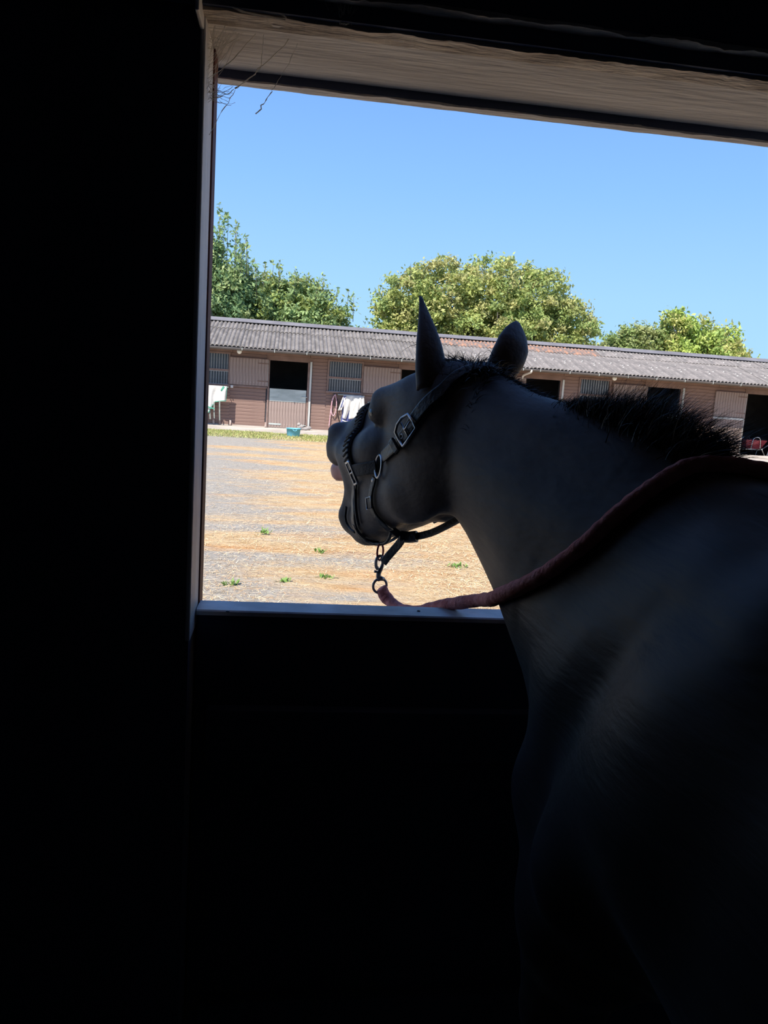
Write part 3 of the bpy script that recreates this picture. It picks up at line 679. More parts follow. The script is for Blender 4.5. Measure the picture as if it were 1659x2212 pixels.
def coat():
    m = bpy.data.materials.new('dark_bay_coat'); m.use_nodes = True; n, l = m.node_tree.nodes, m.node_tree.links
    b = n['Principled BSDF']; b.inputs['Roughness'].default_value = .55; b.inputs['Specular IOR Level'].default_value = .22
    b.inputs['Sheen Weight'].default_value = .06; b.inputs['Sheen Roughness'].default_value = .4
    t = n.new('ShaderNodeTexCoord'); mp = n.new('ShaderNodeMapping'); mp.inputs['Rotation'].default_value = (R(48), 0, 0); mp.inputs['Scale'].default_value = (1.0, .16, 1.0)
    l.new(t.outputs['Object'], mp.inputs[0])
    n1 = n.new('ShaderNodeTexNoise'); n1.inputs['Scale'].default_value = 16; n1.inputs['Detail'].default_value = 5; l.new(mp.outputs[0], n1.inputs['Vector'])
    rp = n.new('ShaderNodeValToRGB'); rp.color_ramp.elements[0].position = .3; rp.color_ramp.elements[1].position = .7
    rp.color_ramp.elements[0].color = (.048, .038, .034, 1); rp.color_ramp.elements[1].color = (.084, .067, .058, 1); l.new(n1.outputs['Fac'], rp.inputs[0])
    l.new(rp.outputs[0], b.inputs['Base Color'])
    n2 = n.new('ShaderNodeTexNoise'); n2.inputs['Scale'].default_value = 130; n2.inputs['Detail'].default_value = 4; l.new(mp.outputs[0], n2.inputs['Vector'])
    n3 = n.new('ShaderNodeTexNoise'); n3.inputs['Scale'].default_value = 20; n3.inputs['Detail'].default_value = 3; l.new(mp.outputs[0], n3.inputs['Vector'])
    b1 = n.new('ShaderNodeBump'); b1.inputs['Strength'].default_value = .35; b1.inputs['Distance'].default_value = .012; l.new(n3.outputs['Fac'], b1.inputs['Height'])
    b2 = n.new('ShaderNodeBump'); b2.inputs['Strength'].default_value = .35; b2.inputs['Distance'].default_value = .003; l.new(n2.outputs['Fac'], b2.inputs['Height']); l.new(b1.outputs[0], b2.inputs['Normal'])
    l.new(b2.outputs[0], b.inputs['Normal']); return m
coat_m = coat(); me.materials.append(coat_m)
horse = link_mesh('horse', me, None, HORIGIN)
tag(horse, 'dark bay horse with pricked ears and gaping mouth, head over the half door', 'horse')
from mathutils.bvhtree import BVHTree
bvh = BVHTree.FromPolygons([tuple(v) for v in allv], [tuple(q) for q in HQ.tolist()] + [tuple(i + nv for i in f) for f in mbh.f])
def on_skin(p, off=0.0):
    loc, nrm, i, d = bvh.find_nearest(Vector(p)); return np.array(loc) + np.array(nrm) * off, np.array(nrm)
def drop_skin(p, d, off=0.0):
    loc, nrm, i, dist = bvh.ray_cast(Vector(p), Vector(d))
    if loc is None: return on_skin(p, off)
    return np.array(loc) + np.array(nrm) * off, np.array(nrm)
# ------------------------------------------------------------------ eyes, gums, mane, tail
eye_m = mat('dark_eye', (.006, .004, .003), rough=.08, spec=.6)
gum_m = mat('pink_gum', (.40, .085, .070), (.50, .14, .115), scale=40, rough=.4, spec=.5)
hair_m = mat('black_mane_hair', (.016, .013, .012), (.035, .028, .025), scale=30, rough=.42, spec=.4)
hoof_m = mat('dark_hoof', (.03, .027, .025), (.05, .045, .04), scale=20, rough=.6)
for sd in (1, -1):
    c = H(.232, sd * .089, -.047); rg = []
    for a in np.linspace(0, math.pi, 11):
        rg.append([c + .0155 * (math.sin(a) * (math.cos(t) * H.s + math.sin(t) * H.z) + math.cos(a) * H.w) for t in np.linspace(0, 2 * math.pi, 16, endpoint=False)])
    MB().ring_loft(rg).build('eye', eye_m, horse, smooth=True)
gm = MB(); rings = []
for t in np.linspace(0, 1, 10):      # gums and inside of the upper lip, bared by the yawn
    u = .500 + .098 * t; sc = 1 - .35 * max(t - .75, 0) / .25; ring = []
    for a in np.linspace(0, 2 * math.pi, 20, endpoint=False):
        ca, sa = math.cos(a), math.sin(a); q = (abs(ca) ** 4 + abs(sa) ** 4) ** -.25
        ring.append(H(u + .004 * sa, .026 * sc * ca * q + .004, -.113 - .010 * (1 - t) + .026 * sc * sa * q))
    rings.append(ring)
gum = tag(gm.ring_loft(rings).build('gum', gum_m, horse, smooth=True), 'pink gum bared under the curled upper lip')
def strands(name, roots, dirs, bends, lens, width, parent, m, nseg=4):
    n = len(roots); V = []; F = []
    side = np.cross(dirs, rng.normal(0, 1, (n, 3))); side /= np.linalg.norm(side, axis=1)[:, None] + 1e-9
    for j in range(nseg + 1):
        t = j / nseg; p = roots + dirs * (lens * t)[:, None] + bends * (lens * t * t)[:, None]
        wj = width * (1 - .85 * t); V.append(p - side * wj[:, None]); V.append(p + side * wj[:, None])
    V = np.stack(V, 1).reshape(-1, 3); k = 2 * (nseg + 1); base = np.arange(n)[:, None] * k
    for j in range(nseg): F.append(base + np.array([[2 * j, 2 * j + 1, 2 * j + 3, 2 * j + 2]]))
    F = np.vstack(F); o = color_mesh(name, V - wloc(parent), F, None, m); o.parent = parent; return o
def unit(v): return v / (np.linalg.norm(v, axis=-1, keepdims=True) + 1e-9)
def crest(s, w):
    return drop_skin(N(s, w, 1.95), (0, 0, -1))[0]
n = 17000; rt = []; dr = []; bd = []; ln = []
for i in range(n):
    s = .085 + .495 * random.random() ** 1.25; w = random.gauss(-.004, .015)
    p = crest(s, w); back = float(np.clip((.20 - s) / .14, 0, 1)); mid = math.exp(-((s - .22) / .10) ** 2); near = float(np.clip((s - .33) / .08, 0, 1))
    clump = .5 + .5 * math.sin(38 * s + 3 * math.sin(17 * s))
    L = (.026 + .040 * mid + .030 * back + .014 * clump) * random.uniform(.45, 1.2) * (1 - .45 * near)
    up = np.array([0, 0, 1.0]); d = up * random.uniform(.6, 1.1) * (1 - .65 * near) + N.s * random.gauss(-.15 - .55 * back - .3 * near, .25) - N.w * random.gauss(.10 + .7 * near, .35)
    b = -up * random.uniform(.0, .7) - N.w * random.uniform(-.2, .9) - N.s * random.uniform(0, .6)
    if random.random() < .28: d = -N.w * .9 + up * .35 + N.s * random.gauss(-.2, .2); b = -up * 1.1 - N.w * .1; L *= 1.7
    rt.append(p - up * .006); dr.append(d); bd.append(b); ln.append(L)
tag(strands('mane', np.array(rt), unit(np.array(dr)), np.array(bd) * .55, np.array(ln), np.full(n, .00050) * rng.uniform(.6, 1.6, n), horse, hair_m), 'short black mane standing up off the crest', kind='stuff')
n = 1400; rt = []; dr = []; bd = []; ln = []
for i in range(n):
    s, w = random.uniform(-.05, .085), random.gauss(-.005, .028); p = drop_skin(H(s, w, .25), -H.z)[0]
    rt.append(p - H.z * .005); dr.append(H.s * random.gauss(.5 if s > 0 else -.6, .35) + H.z * random.uniform(.25, .7) + H.w * random.gauss(0, .35)); bd.append(-H.z * .7 + H.s * .1); ln.append(random.uniform(.02, .07))
tag(strands('forelock', np.array(rt), unit(np.array(dr)), np.array(bd) * .7, np.array(ln), np.full(n, .0008), horse, hair_m), 'wispy hair between the ears', kind='stuff')
n = 900; rt = []; dr = []; bd = []; ln = []
for i in range(n):
    p = T(-1.37, random.gauss(0, .02), 1.25 + random.gauss(0, .03)); rt.append(p); dr.append(-T.s * random.uniform(.2, .45) + np.array([0, 0, -.4]) + T.w * random.gauss(0, .12)); bd.append(np.array([0, 0, -1.0])); ln.append(random.uniform(.45, .62))
tag(strands('tail', np.array(rt), unit(np.array(dr)), np.array(bd) * .8, np.array(ln), np.full(n, .002), horse, hair_m, 6), kind='stuff')

# ------------------------------------------------------------------ headcollar
leather = mat('black_leather', (.012, .011, .011), (.022, .020, .019), scale=60, rough=.42, bump=.25, bscale=120, spec=.5)
webbing = mat('black_webbing', (.022, .021, .021), (.040, .038, .037), scale=90, rough=.7, bump=.4, bscale=200)
steel = mat('dull_steel', (.28, .28, .29), (.42, .42, .43), scale=30, rough=.28, metal=1.0)
steel_d = mat('dark_steel_clip', (.20, .19, .19), (.32, .30, .30), scale=30, rough=.35, metal=.9)
hc = thing('headcollar', H(.2, 0, -.12), 'black padded headcollar with silver buckles on the horse\'s head', 'headcollar')
def skin_strap(name, pts, width, thick, m, parent=hc, n=36, off=.004, closed=False):
    P = spline([H(*p) for p in pts], n); q = []; nn = []
    for p in P:
        a, b = on_skin(p); q.append(a + b * (off + thick / 2)); nn.append(b)
    nn = np.array(nn)
    for _ in range(4): nn[1:-1] = unit(nn[:-2] + nn[1:-1] * 2 + nn[2:])
    q = np.array(q)
    for _ in range(3): q[1:-1] = (q[:-2] + 2 * q[1:-1] + q[2:]) / 4
    return MB().ribbon(q, nn, width, thick).build(name, m, parent, smooth=False), q, nn
NB = [(.352, .088, -.148), (.362, .080, -.092), (.374, .058, -.040), (.380, .028, .000), (.381, 0, .006), (.380, -.028, .000), (.374, -.058, -.040), (.362, -.080, -.092), (.352, -.088, -.148)]
nb_o, q, nn = skin_strap('noseband', NB, .030, .010, leather, n=96, off=.001)
rib = MB()
for i in range(5, 91, 2):
    t = unit((q[i + 1] - q[i - 1])[None])[0]; b = np.cross(t, nn[i]); rib.tube([q[i] - b * .0150 + nn[i] * .003, q[i] - b * .012 + nn[i] * .0058, q[i] + b * .012 + nn[i] * .0058, q[i] + b * .0150 + nn[i] * .003], .0026, 6)
tag(rib.build('padding_rib', webbing, nb_o, smooth=True), 'ribbed roll padding over the nose', kind='stuff')
for sd in (1, -1):
    # square ring, cheek band, round ring
    a, b = on_skin(H(.350, sd * .089, -.156)); a = a + b * .010
    tz = unit((H.z - (H.z @ b) * b)[None])[0]; ts = np.cross(tz, b); ring = []
    for x, y in ((-.011, -.026), (.011, -.026), (.013, -.023), (.013, .023), (.011, .026), (-.011, .026), (-.013, .023), (-.013, -.023)): ring.append(a + ts * x + tz * y)
    MB().tube(ring, .0030, 8, closed=True).build('square_ring', steel, hc, smooth=True)
    MB().tube([a - ts * .012, a + ts * .012], .0026, 8).build('ring_bar', steel, hc, smooth=True)
    cb, q, nn = skin_strap('cheek_band', [(.345, sd * .09, -.153), (.30, sd * .093, -.157), (.250, sd * .085, -.162)], .028, .006, webbing, n=20)
    c, b = on_skin(H(.229, sd * .087, -.167)); c = c + b * .010; tz = unit((H.z - (H.z @ b) * b)[None])[0]; ts = np.cross(tz, b)
    MB().tube([c + .024 * (math.cos(t) * ts + math.sin(t) * tz) for t in np.linspace(0, 2 * math.pi, 28, endpoint=False)], .0033, 8, closed=True).build('round_ring', steel, hc, smooth=True)
    # cheekpiece up behind the ear, with its buckle
    skin_strap('cheekpiece', [(.215, sd * .090, -.150), (.161, sd * .10, -.144), (.102, sd * .102, -.127), (.063, sd * .097, -.097), (.035, sd * .086, -.076), (.012, sd * .068, -.060)], .026, .006, leather, n=40)
    skin_strap('crownpiece', [(.016, sd * .071, -.062), (-.004, sd * .046, -.036), (-.018, sd * .015, -.025), (-.021, 0, -.02)], .022, .006, leather, n=24)
    c, b = on_skin(H(.090, sd * .102, -.120)); c = c + b * .013; d = unit((H(.063, sd * .097, -.097) - H(.135, sd * .102, -.139))[None])[0]; d = unit((d - (d @ b) * b)[None])[0]; e = np.cross(d, b)
    rect = [c + d * x + e * y + b * z for x, y, z in ((-.026, -.019, 0), (-.008, -.023, .004), (.010, -.023, .004), (.026, -.019, 0), (.028, 0, 0), (.026, .019, 0), (.010, .023, .004), (-.008, .023, .004), (-.026, .019, 0), (-.028, 0, 0))]
    bk = MB().tube(rect, .0030, 8, closed=True).build('buckle', steel, hc, smooth=True); MB().tube([c - d * .001 - e * .02, c - d * .001 + e * .02], .0022, 6).build('buckle_bar', steel, bk, smooth=True)
    MB().tube([c + b * .003, c + d * .024 + b * .004], .0018, 6).build('buckle_tongue', steel, bk, smooth=True)
    c2, b2 = on_skin(H(.108, sd * .102, -.128)); c2 = c2 + b2 * .010
    MB().tube([c2 + .0045 * (math.cos(t) * d + math.sin(t) * e) for t in np.linspace(0, 2 * math.pi, 14, endpoint=False)], .0014, 6, closed=True).build('eyelet', steel, hc, smooth=True)
    MB().ribbon([c - d * .052, c - d * .040], [b, b], .034, .008).build('keeper', leather, hc)
    # straps from the square ring down to the chin
    skin_strap('jaw_strap', [(.362, sd * .080, -.178), (.395, sd * .067, -.208), (.392, sd * .070, -.242), (.405, sd * .062, -.272)], .020, .005, leather, n=24)
    skin_strap('jaw_strap', [(.366, sd * .076, -.184), (.374, sd * .073, -.216), (.371, sd * .075, -.250), (.380, sd * .070, -.272)], .007, .006, webbing, n=24)
    skin_strap('loop_tab', [(.455, sd * .045, -.222), (.475, sd * .040, -.245), (.462, sd * .047, -.268), (.425, sd * .056, -.283)], .006, .005, webbing, n=24)
    skin_strap('chin_strap', [(.405, sd * .066, -.268), (.411, sd * .053, -.290), (.415, sd * .034, -.306), (.405, sd * .012, -.322)], .014, .006, leather, n=20)
    # strap from the round ring down to the jaw, with its little buckle
    skin_strap('drop_strap', [(.262, sd * .082, -.185), (.281, sd * .086, -.215), (.287, sd * .085, -.242), (.283, sd * .078, -.263), (.280, sd * .066, -.280)] + ([(.292, .045, -.296)] if sd > 0 else []), .016, .005, leather, n=36)
    c, b = on_skin(H(.287, sd * .085, -.236)); c = c + b * .010; tz = unit((H.z - (H.z @ b) * b)[None])[0]; ts = np.cross(tz, b)
    MB().tube([c + ts * x + tz * y for x, y in ((-.011, -.012), (.011, -.012), (.011, .012), (-.011, .012))], .0022, 6, closed=True).build('small_buckle', steel, hc, smooth=True)
    c, b = on_skin(H(.268, sd * .083, -.190)); MB().tube([c + b * .006, c + b * .0095], [.006, .004], 10).build('stud', steel, hc, smooth=True)
# chin loop that hangs below the jaw
loop = spline([H(.425, .050, -.296), H(.410, .034, -.312), H(.385, .026, -.320), H(.352, .024, -.320), H(.325, .028, -.310), H(.304, .034, -.296)], 26)
MB().tube(loop, .0046, 8).build('chin_loop', leather, hc, smooth=True)
# throat strap, keeper and its loose end
thr = spline([(.237, 1.668, 1.289), (.262, 1.662, 1.2745), (.287, 1.652, 1.2765), (.317, 1.622, 1.292), (.340, 1.580, 1.316), (.362, 1.53, 1.345)], 30)
up_n = np.array([[-.55, -.55, .35]] * 30)
MB().ribbon(thr, up_n, .016, .007).build('throat_strap', leather, hc)
kp = spline([(.258, 1.660, 1.2745), (.275, 1.655, 1.2745), (.292, 1.645, 1.279)], 8); MB().ribbon(kp, up_n[:8], .024, .016).build('keeper', leather, hc)
tl = spline([(.262, 1.652, 1.2725), (.2545, 1.660, 1.256), (.2455, 1.668, 1.241), (.2345, 1.674, 1.224), (.2255, 1.678, 1.209)], 16)
MB().ribbon(tl, np.array([[-.8, -.4, -.5]] * 16), .018, .006).build('strap_end', leather, hc)
hc_pts = None
# ------------------------------------------------------------------ lead rope with its clip
rope_m = mat('faded_red_rope', (.55, .165, .15), (.72, .29, .265), scale=55, rough=.9, bump=.9, bscale=160, bdist=.004)
link_m = mat('red_link', (.25, .03, .035), (.34, .06, .06), scale=40, rough=.35, metal=.3)
lr = thing('lead_rope', (.30, 1.60, 1.12), 'thick faded red lead rope from the chin clip over the sill and the horse\'s neck', 'rope')
def oval(c, rx, rz, ax, n=26): return [np.array(c) + rx * math.cos(t) * np.array(ax) + np.array([0, 0, rz * math.sin(t)]) for t in np.linspace(0, 2 * math.pi, n, endpoint=False)]
c0 = H(.372, .025, -.321); cx = np.array([.95, .30, 0])
MB().tube(oval(c0 + np.array([0, 0, -.019]), .0075, .0195, cx), .0024, 8, closed=True).build('red_link', link_m, lr, smooth=True)
k = c0 + np.array([.0005, 0, -.036])
# trigger clip: hook, body, swivel
hook = [k + cx * x + np.array([0, 0, z]) for x, z in ((.0065, -.004), (.006, .004), (0, .0075), (-.007, .003), (-.0095, -.006), (-.0085, -.016), (-.004, -.024))]
MB().tube(spline(hook, 22), np.linspace(.0030, .0042, 22), 8).build('clip_hook', steel_d, lr, smooth=True)
body = [k + cx * x + np.array([0, 0, z]) for x, z in ((.0065, -.002), (.0078, -.012), (.005, -.022), (0, -.032), (-.001, -.039), (.001, -.046))]
MB().tube(spline(body, 20), np.interp(np.linspace(0, 1, 20), (0, .3, .6, 1), (.0030, .0042, .0055, .0062)), 8).build('clip_body', steel_d, lr, smooth=True)
MB().tube([k + cx * -.006 + np.array([0, 0, -.030]), k + cx * -.012 + np.array([0, 0, -.029])], .0030, 8).build('clip_trigger', steel_d, lr, smooth=True)
r2 = k + np.array([.004, 0, -.0635])
MB().tube([r2 + cx * x + np.array([0, 0, z]) for x, z in ((-.008, .014), (0, .018), (.010, .015))], [.004, .0065, .004], 8).build('swivel', steel_d, lr, smooth=True)
MB().tube(oval(r2, .0172, .0172, cx), .0030, 8, closed=True).build('rope_ring', steel_d, lr, smooth=True)
rope = [r2 + cx * .006 + np.array([0, -.002, -.009]), (r2 + np.array([.012, 0, -.022])), np.array([.250, 1.715, 1.111]), np.array([.2685, 1.675, 1.104]), np.array([.296, 1.60, 1.120]), np.array([.331, 1.553, 1.1465]), np.array([.3595, 1.505, 1.1690]), np.array([.392, 1.43, 1.199])]
for p in ([.392, 1.315, 1.238], [.379, 1.226, 1.269], [.384, 1.159, 1.297], [.400, 1.103, 1.330], [.417, 1.059, 1.366], [.434, 1.024, 1.401], [.451, 1.005, 1.429], [.469, .992, 1.454], [.488, .982, 1.476], [.508, .975, 1.495], [.532, .973, 1.511], [.557, .965, 1.520], [.590, .945, 1.524], [.622, .920, 1.515], [.665, .890, 1.48], [.71, .87, 1.42], [.745, .875, 1.33], [.765, .88, 1.20]):
    a, b = on_skin(p); rope.append(a + b * .0095 if np.linalg.norm(a - np.array(p)) < .06 else np.array(p))
RP = spline(rope, 260)
for i in range(len(RP)):                     # keep the rope just outside the coat
    if i > 70:
        a, b = on_skin(RP[i]); d = (RP[i] - a) @ b
        if d < .0085: RP[i] = a + b * .0085
rr = .0135 + .0009 * np.array([math.sin(.9 * i) * math.sin(.23 * i) for i in range(260)]); rr *= np.interp(np.arange(260), (0, 95, 130, 260), (1.0, 1.0, .86, .86))
MB().tube(RP, rr, 14).build('rope', rope_m, lr, smooth=True)
tp = spline([rope[0] + np.array([-.002, 0, .003]), rope[0], rope[1], RP[18]], 14); MB().tube(tp, np.linspace(.0125, .0150, 14), 12).build('spliced_end', rope_m, lr, smooth=True)
# ------------------------------------------------------------------ things in front of the block
def cloth_grid(f, nu, nv, thick):
    """closed thin cloth from f(u, v) -> point, with real thickness"""
    P = np.array([[f(u, v) for u in np.linspace(0, 1, nu)] for v in np.linspace(0, 1, nv)])
    du = np.gradient(P, axis=1); dv = np.gradient(P, axis=0); Nn = unit(np.cross(du, dv)); A, B = P + Nn * thick / 2, P - Nn * thick / 2
    vs = np.vstack([A.reshape(-1, 3), B.reshape(-1, 3)]); o = nu * nv; fs = []
    for j in range(nv - 1):
        for i in range(nu - 1):
            a = j * nu + i; fs += [(a, a + 1, a + nu + 1, a + nu), (o + a, o + a + nu, o + a + nu + 1, o + a + 1)]
    rim = [i for i in range(nu)] + [j * nu + nu - 1 for j in range(1, nv)] + [(nv - 1) * nu + i for i in range(nu - 2, -1, -1)] + [j * nu for j in range(nv - 2, 0, -1)]
    for a, b in zip(rim, rim[1:] + rim[:1]): fs.append((b, a, o + a, o + b))
    return MB().add(vs, fs), P
rug_w = mat('white_cotton_rug', (.62, .58, .53), (.76, .73, .68), scale=6, rough=.9, bump=.3, bscale=30)
rug_g = mat('green_binding', (.05, .24, .17), (.09, .32, .23), scale=10, rough=.8)
rug_n = mat('navy_rug_lining', (.075, .085, .22), (.13, .145, .32), scale=6, rough=.9)
strap_g = mat('grey_green_strap', (.20, .23, .20), (.30, .33, .30), scale=10, rough=.8)
pink_m = mat('pink_white_rope', (.55, .25, .30), (.70, .52, .55), scale=25, rough=.9)
black_s = mat('black_strap', (.015, .015, .018), rough=.6)
# rug on a bracket by the first window
rk = thing('rug_rack', (-2.55, YB - .25, 1.27), 'hinged grey metal rug pole holding the white rug under the left window', 'rack')
MB().tube([(-3.15, YB - .34, 1.275), (-1.84, YB - .34, 1.275)], .016, 10).build('pole', galv_m, rk, smooth=True)
for x in (-3.05, -1.95):
    MB().tube([(x, YB - .34, 1.275), (x, YB - .03, 1.275), (x, YB - .03, 1.12)], .012, 8).build('bracket', galv_m, rk, smooth=True)
def rug1(u, v):
    x = -3.15 + 1.27 * u; drop = .80 - .34 * max(0, min(1, (u - .62) / .12)) - .03 * math.sin(9 * u)
    fold = .035 * math.sin(24 * u + 2 * math.sin(5 * u)) + .02 * math.sin(41 * u)
    s = (v - .30) / .70
    if s <= 0: return (x, YB - .34 + .022 + .05 * -s * .3, 1.292 + s * .45)
    if s < .06: a = s / .06 * math.pi / 2; return (x, YB - .34 + .022 - .045 * math.sin(a), 1.292 + .006 * math.sin(2 * a))
    t = (s - .06) / .94; return (x + (.03 * t if u > .7 else 0) - .05 * t * u, YB - .365 - .03 * t - fold * min(1, t * 3), 1.290 - drop * t + .02 * math.sin(14 * u) * t)
mb, P = cloth_grid(rug1, 44, 30, .008)
rug = thing('horse_rug', (-2.5, YB - .3, 1.29), 'white cotton horse rug with green binding hung under the left window', 'rug')
mb.build('rug_cloth', rug_w, rug, smooth=True)
MB().ribbon(P[-1, :, :] + [0, -.004, .0], [(0, -1, .2)] * 44, .022, .011).build('binding', rug_g, rug)
MB().ribbon(P[10:, -1, :] + [.0, -.004, 0], [(.5, -1, .0)] * 20, .02, .011).build('binding', rug_g, rug)
MB().ribbon(spline([P[10, 40] + [0, -.012, 0], P[13, 39] + [0, -.014, 0], P[16, 38] + [0, -.012, 0]], 10), [(0, -1, .1)] * 10, .07, .012).build('green_patch', rug_g, rug)
for x, z0, z1 in ((-2.36, .56, .30), (-2.24, .62, .33), (-2.08, .66, .28)): MB().ribbon([(x, YB - .40, z0 + .2), (x + .01, YB - .40, (z0 + z1) / 2), (x + .02, YB - .39, z1)], [(0, -1, 0)] * 3, .035, .006).build('hanging_strap', strap_g, rug)
MB().ribbon(spline([(-2.62, YB - .45, .78), (-2.40, YB - .47, .66), (-2.22, YB - .46, .62)], 10), [(0, -1, .2)] * 10, .04, .01).build('surcingle', rug_g, rug)
# second rug by the second window
pg = thing('rug_rack', (1.9, YB - .12, 1.28), 'short wall bar holding the white and navy rug under the barred window', 'rack')
MB().tube([(1.45, YB - .12, 1.27), (2.28, YB - .12, 1.27)], .015, 8).build('pole', galv_m, pg, smooth=True)
for x in (1.50, 2.22): MB().tube([(x, YB - .12, 1.27), (x, YB - .01, 1.27)], .012, 8).build('bracket', galv_m, pg, smooth=True)
def rug2(u, v):
    x = 1.62 + .56 * u; drop = .62 + .14 * math.sin(2.2 * u + .8) - .22 * max(0, (u - .72) / .28)
    fold = .050 * math.sin(9 * u + 1.0) + .022 * math.sin(19 * u + 5 * v)
    s = (v - .2) / .8
    if s <= 0: return (x, YB - .10, 1.29 + s * .25)
    return (x + .05 * math.sin(3 * s + 4 * u) * s, YB - .145 - .04 * math.sin(math.pi * s) - fold * min(1, 3 * s), 1.295 - drop * s)
def rug2b(u, v):
    x = 1.60 + .42 * u + .10 * (1 - v) * (u - .5); fold = .03 * math.sin(17 * u)
    return (x + .04 * math.sin(4 * v), YB - .085 - .03 * v - fold * .6, 1.08 - (.76 - .10 * u) * v)
rug_b = thing('horse_rug', (1.9, YB - .15, 1.28), 'white rug with navy lining bundled on the wall bar under the second window', 'rug')
cloth_grid(rug2, 34, 26, .009)[0].build('rug_cloth', rug_w, rug_b, smooth=True)
cloth_grid(rug2b, 26, 22, .008)[0].build('lining', rug_n, rug_b, smooth=True)
def slv(x0, z0, wd, ln, tw):
    def f(u, v): return (x0 + wd * (u - .5) + tw * v, YB - .17 - .03 * math.sin(math.pi * u) - .02 * math.sin(9 * u), z0 - ln * v + .03 * u)
    return f
cloth_grid(slv(1.66, 1.20, .12, .42, -.12), 12, 14, .008)[0].build('rug_flap', rug_w, rug_b, smooth=True)
cloth_grid(slv(2.18, 1.24, .16, .52, .06), 12, 14, .008)[0].build('rug_flap', rug_w, rug_b, smooth=True)
cloth_grid(slv(1.66, 1.22, .10, .34, -.06), 12, 14, .010)[0].build('lining', rug_n, rug_b, smooth=True)
MB().ribbon(spline([(1.62, YB - .20, .50), (1.78, YB - .21, .46), (1.98, YB - .20, .50)], 10), [(0, -1, 0)] * 10, .03, .008).build('binding', rug_w, rug_b)
# lead ropes and straps hanging on a hook beside it
hk = thing('hook_rail', (1.36, YB - .06, 1.24), 'dark metal hook on the planks left of the white and navy rug', 'hook')
MB().tube(spline([(1.36, YB - .02, 1.26), (1.36, YB - .09, 1.25), (1.36, YB - .10, 1.285)], 8), .009, 8).box(1.33, 1.39, YB - .045, YB - .03, 1.22, 1.30).build('hook', black_s, hk)
MB().tube([(1.30, YB - .05, 1.29), (1.62, YB - .05, 1.29)], .008, 6).build('rail', black_s, hk)
lp = MB().tube(spline([(1.36, YB - .10, 1.262), (1.29, YB - .10, 1.10), (1.275, YB - .10, .80), (1.33, YB - .10, .62), (1.40, YB - .10, .70), (1.43, YB - .10, 1.0), (1.39, YB - .10, 1.20), (1.36, YB - .09, 1.262), (1.30, YB - .085, 1.05), (1.26, YB - .08, .70), (1.235, YB - .08, .26)], 60), .015, 8)
tag(lp.build('lead_rope', pink_m, origin=(1.36, YB - .1, 1.26), smooth=True), 'pink and white lead rope looped on the hook left of the navy rug', 'rope')
st = MB()
st.tube(spline([(1.36, YB - .085, 1.255), (1.42, YB - .09, 1.12), (1.50, YB - .09, .95), (1.47, YB - .09, .70), (1.55, YB - .09, .45), (1.66, YB - .10, .33)], 36), .012, 6)
st2 = thing('headcollar', (1.40, YB - .09, 1.1), 'black strap headcollar hanging behind the looped pink rope', 'headcollar')
st.build('strap', black_s, st2)
MB().tube(spline([(1.37, YB - .07, 1.255), (1.33, YB - .07, 1.12), (1.35, YB - .07, .96), (1.42, YB - .07, .92), (1.46, YB - .07, 1.05), (1.40, YB - .07, 1.20)], 30), .014, 6).build('strap', black_s, st2)
MB().tube(spline([(1.55, YB - .08, .98), (1.60, YB - .08, .80), (1.56, YB - .08, .60), (1.62, YB - .08, .40)], 20), .010, 6).build('strap', strap_g, st2)
def rug3(u, v): return (2.42 + .75 * u + .03 * math.sin(6 * v), YB - .13 - .05 * math.sin(14 * u) * min(1, 3 * v) - .03 * (1 - v), 1.12 - .62 * v + .05 * math.sin(5 * u) - .10 * (1 - u) * (1 - v))
gr = tag(cloth_grid(rug3, 26, 18, .010)[0].build('green_rug', mat('green_rug_cloth', (.03, .26, .11), (.06, .36, .16), scale=8, rough=.9), origin=(2.8, YB - .1, 1.1), smooth=True), 'bright green rug hung on the wall, mostly hidden by the horse\'s brow', 'rug')
pb = thing('rug_rack', (2.8, YB - .1, 1.1), 'wall bar carrying the bright green rug', 'rack')
MB().tube([(2.38, YB - .10, 1.09), (3.22, YB - .10, 1.12)], .014, 8).build('pole', galv_m, pb, smooth=True)
for x in (2.44, 3.16): MB().tube([(x, YB - .10, 1.10), (x, YB - .01, 1.10)], .011, 8).build('bracket', galv_m, pb, smooth=True)
# blue feed tub on the grass edge
bx, by = .135, 21.30; bz = .098
blue = mat('blue_rubber_tub', (.15, .46, .66), (.21, .56, .76), scale=6, rough=.5)
tub = thing('feed_tub', (bx, by, bz), 'round bright blue rubber feed tub on the grass in front of the open door', 'tub')
MB().lathe((bx, by, bz), [(.001, .004), (.165, .0), (.172, .01), (.192, .20), (.205, .203), (.207, .215), (.196, .218), (.186, .205), (.166, .02), (.001, .016)], 36).build('tub_body', blue, tub, smooth=True)
MB().lathe((bx, by, bz), [(.001, .15), (.10, .165), (.181, .15), (.178, .135), (.001, .13)], 28).build('feed', mat('dull_feed', (.16, .15, .14), (.32, .30, .27), scale=40, rough=.95, bump=.8), tub, smooth=True)
for a in (R(-80), R(100)):
    c_, s_ = math.cos(a), math.sin(a); t_ = np.array([-s_, c_, 0]); r_ = np.array([c_, s_, 0])
    MB().tube(spline([np.array([bx, by, bz + .19]) + r_ * .20 - t_ * .055, np.array([bx, by, bz + .165]) + r_ * .222 - t_ * .035, np.array([bx, by, bz + .155]) + r_ * .226, np.array([bx, by, bz + .165]) + r_ * .222 + t_ * .035, np.array([bx, by, bz + .19]) + r_ * .20 + t_ * .055], 14), .008, 8).build('handle', blue, tub, smooth=True)
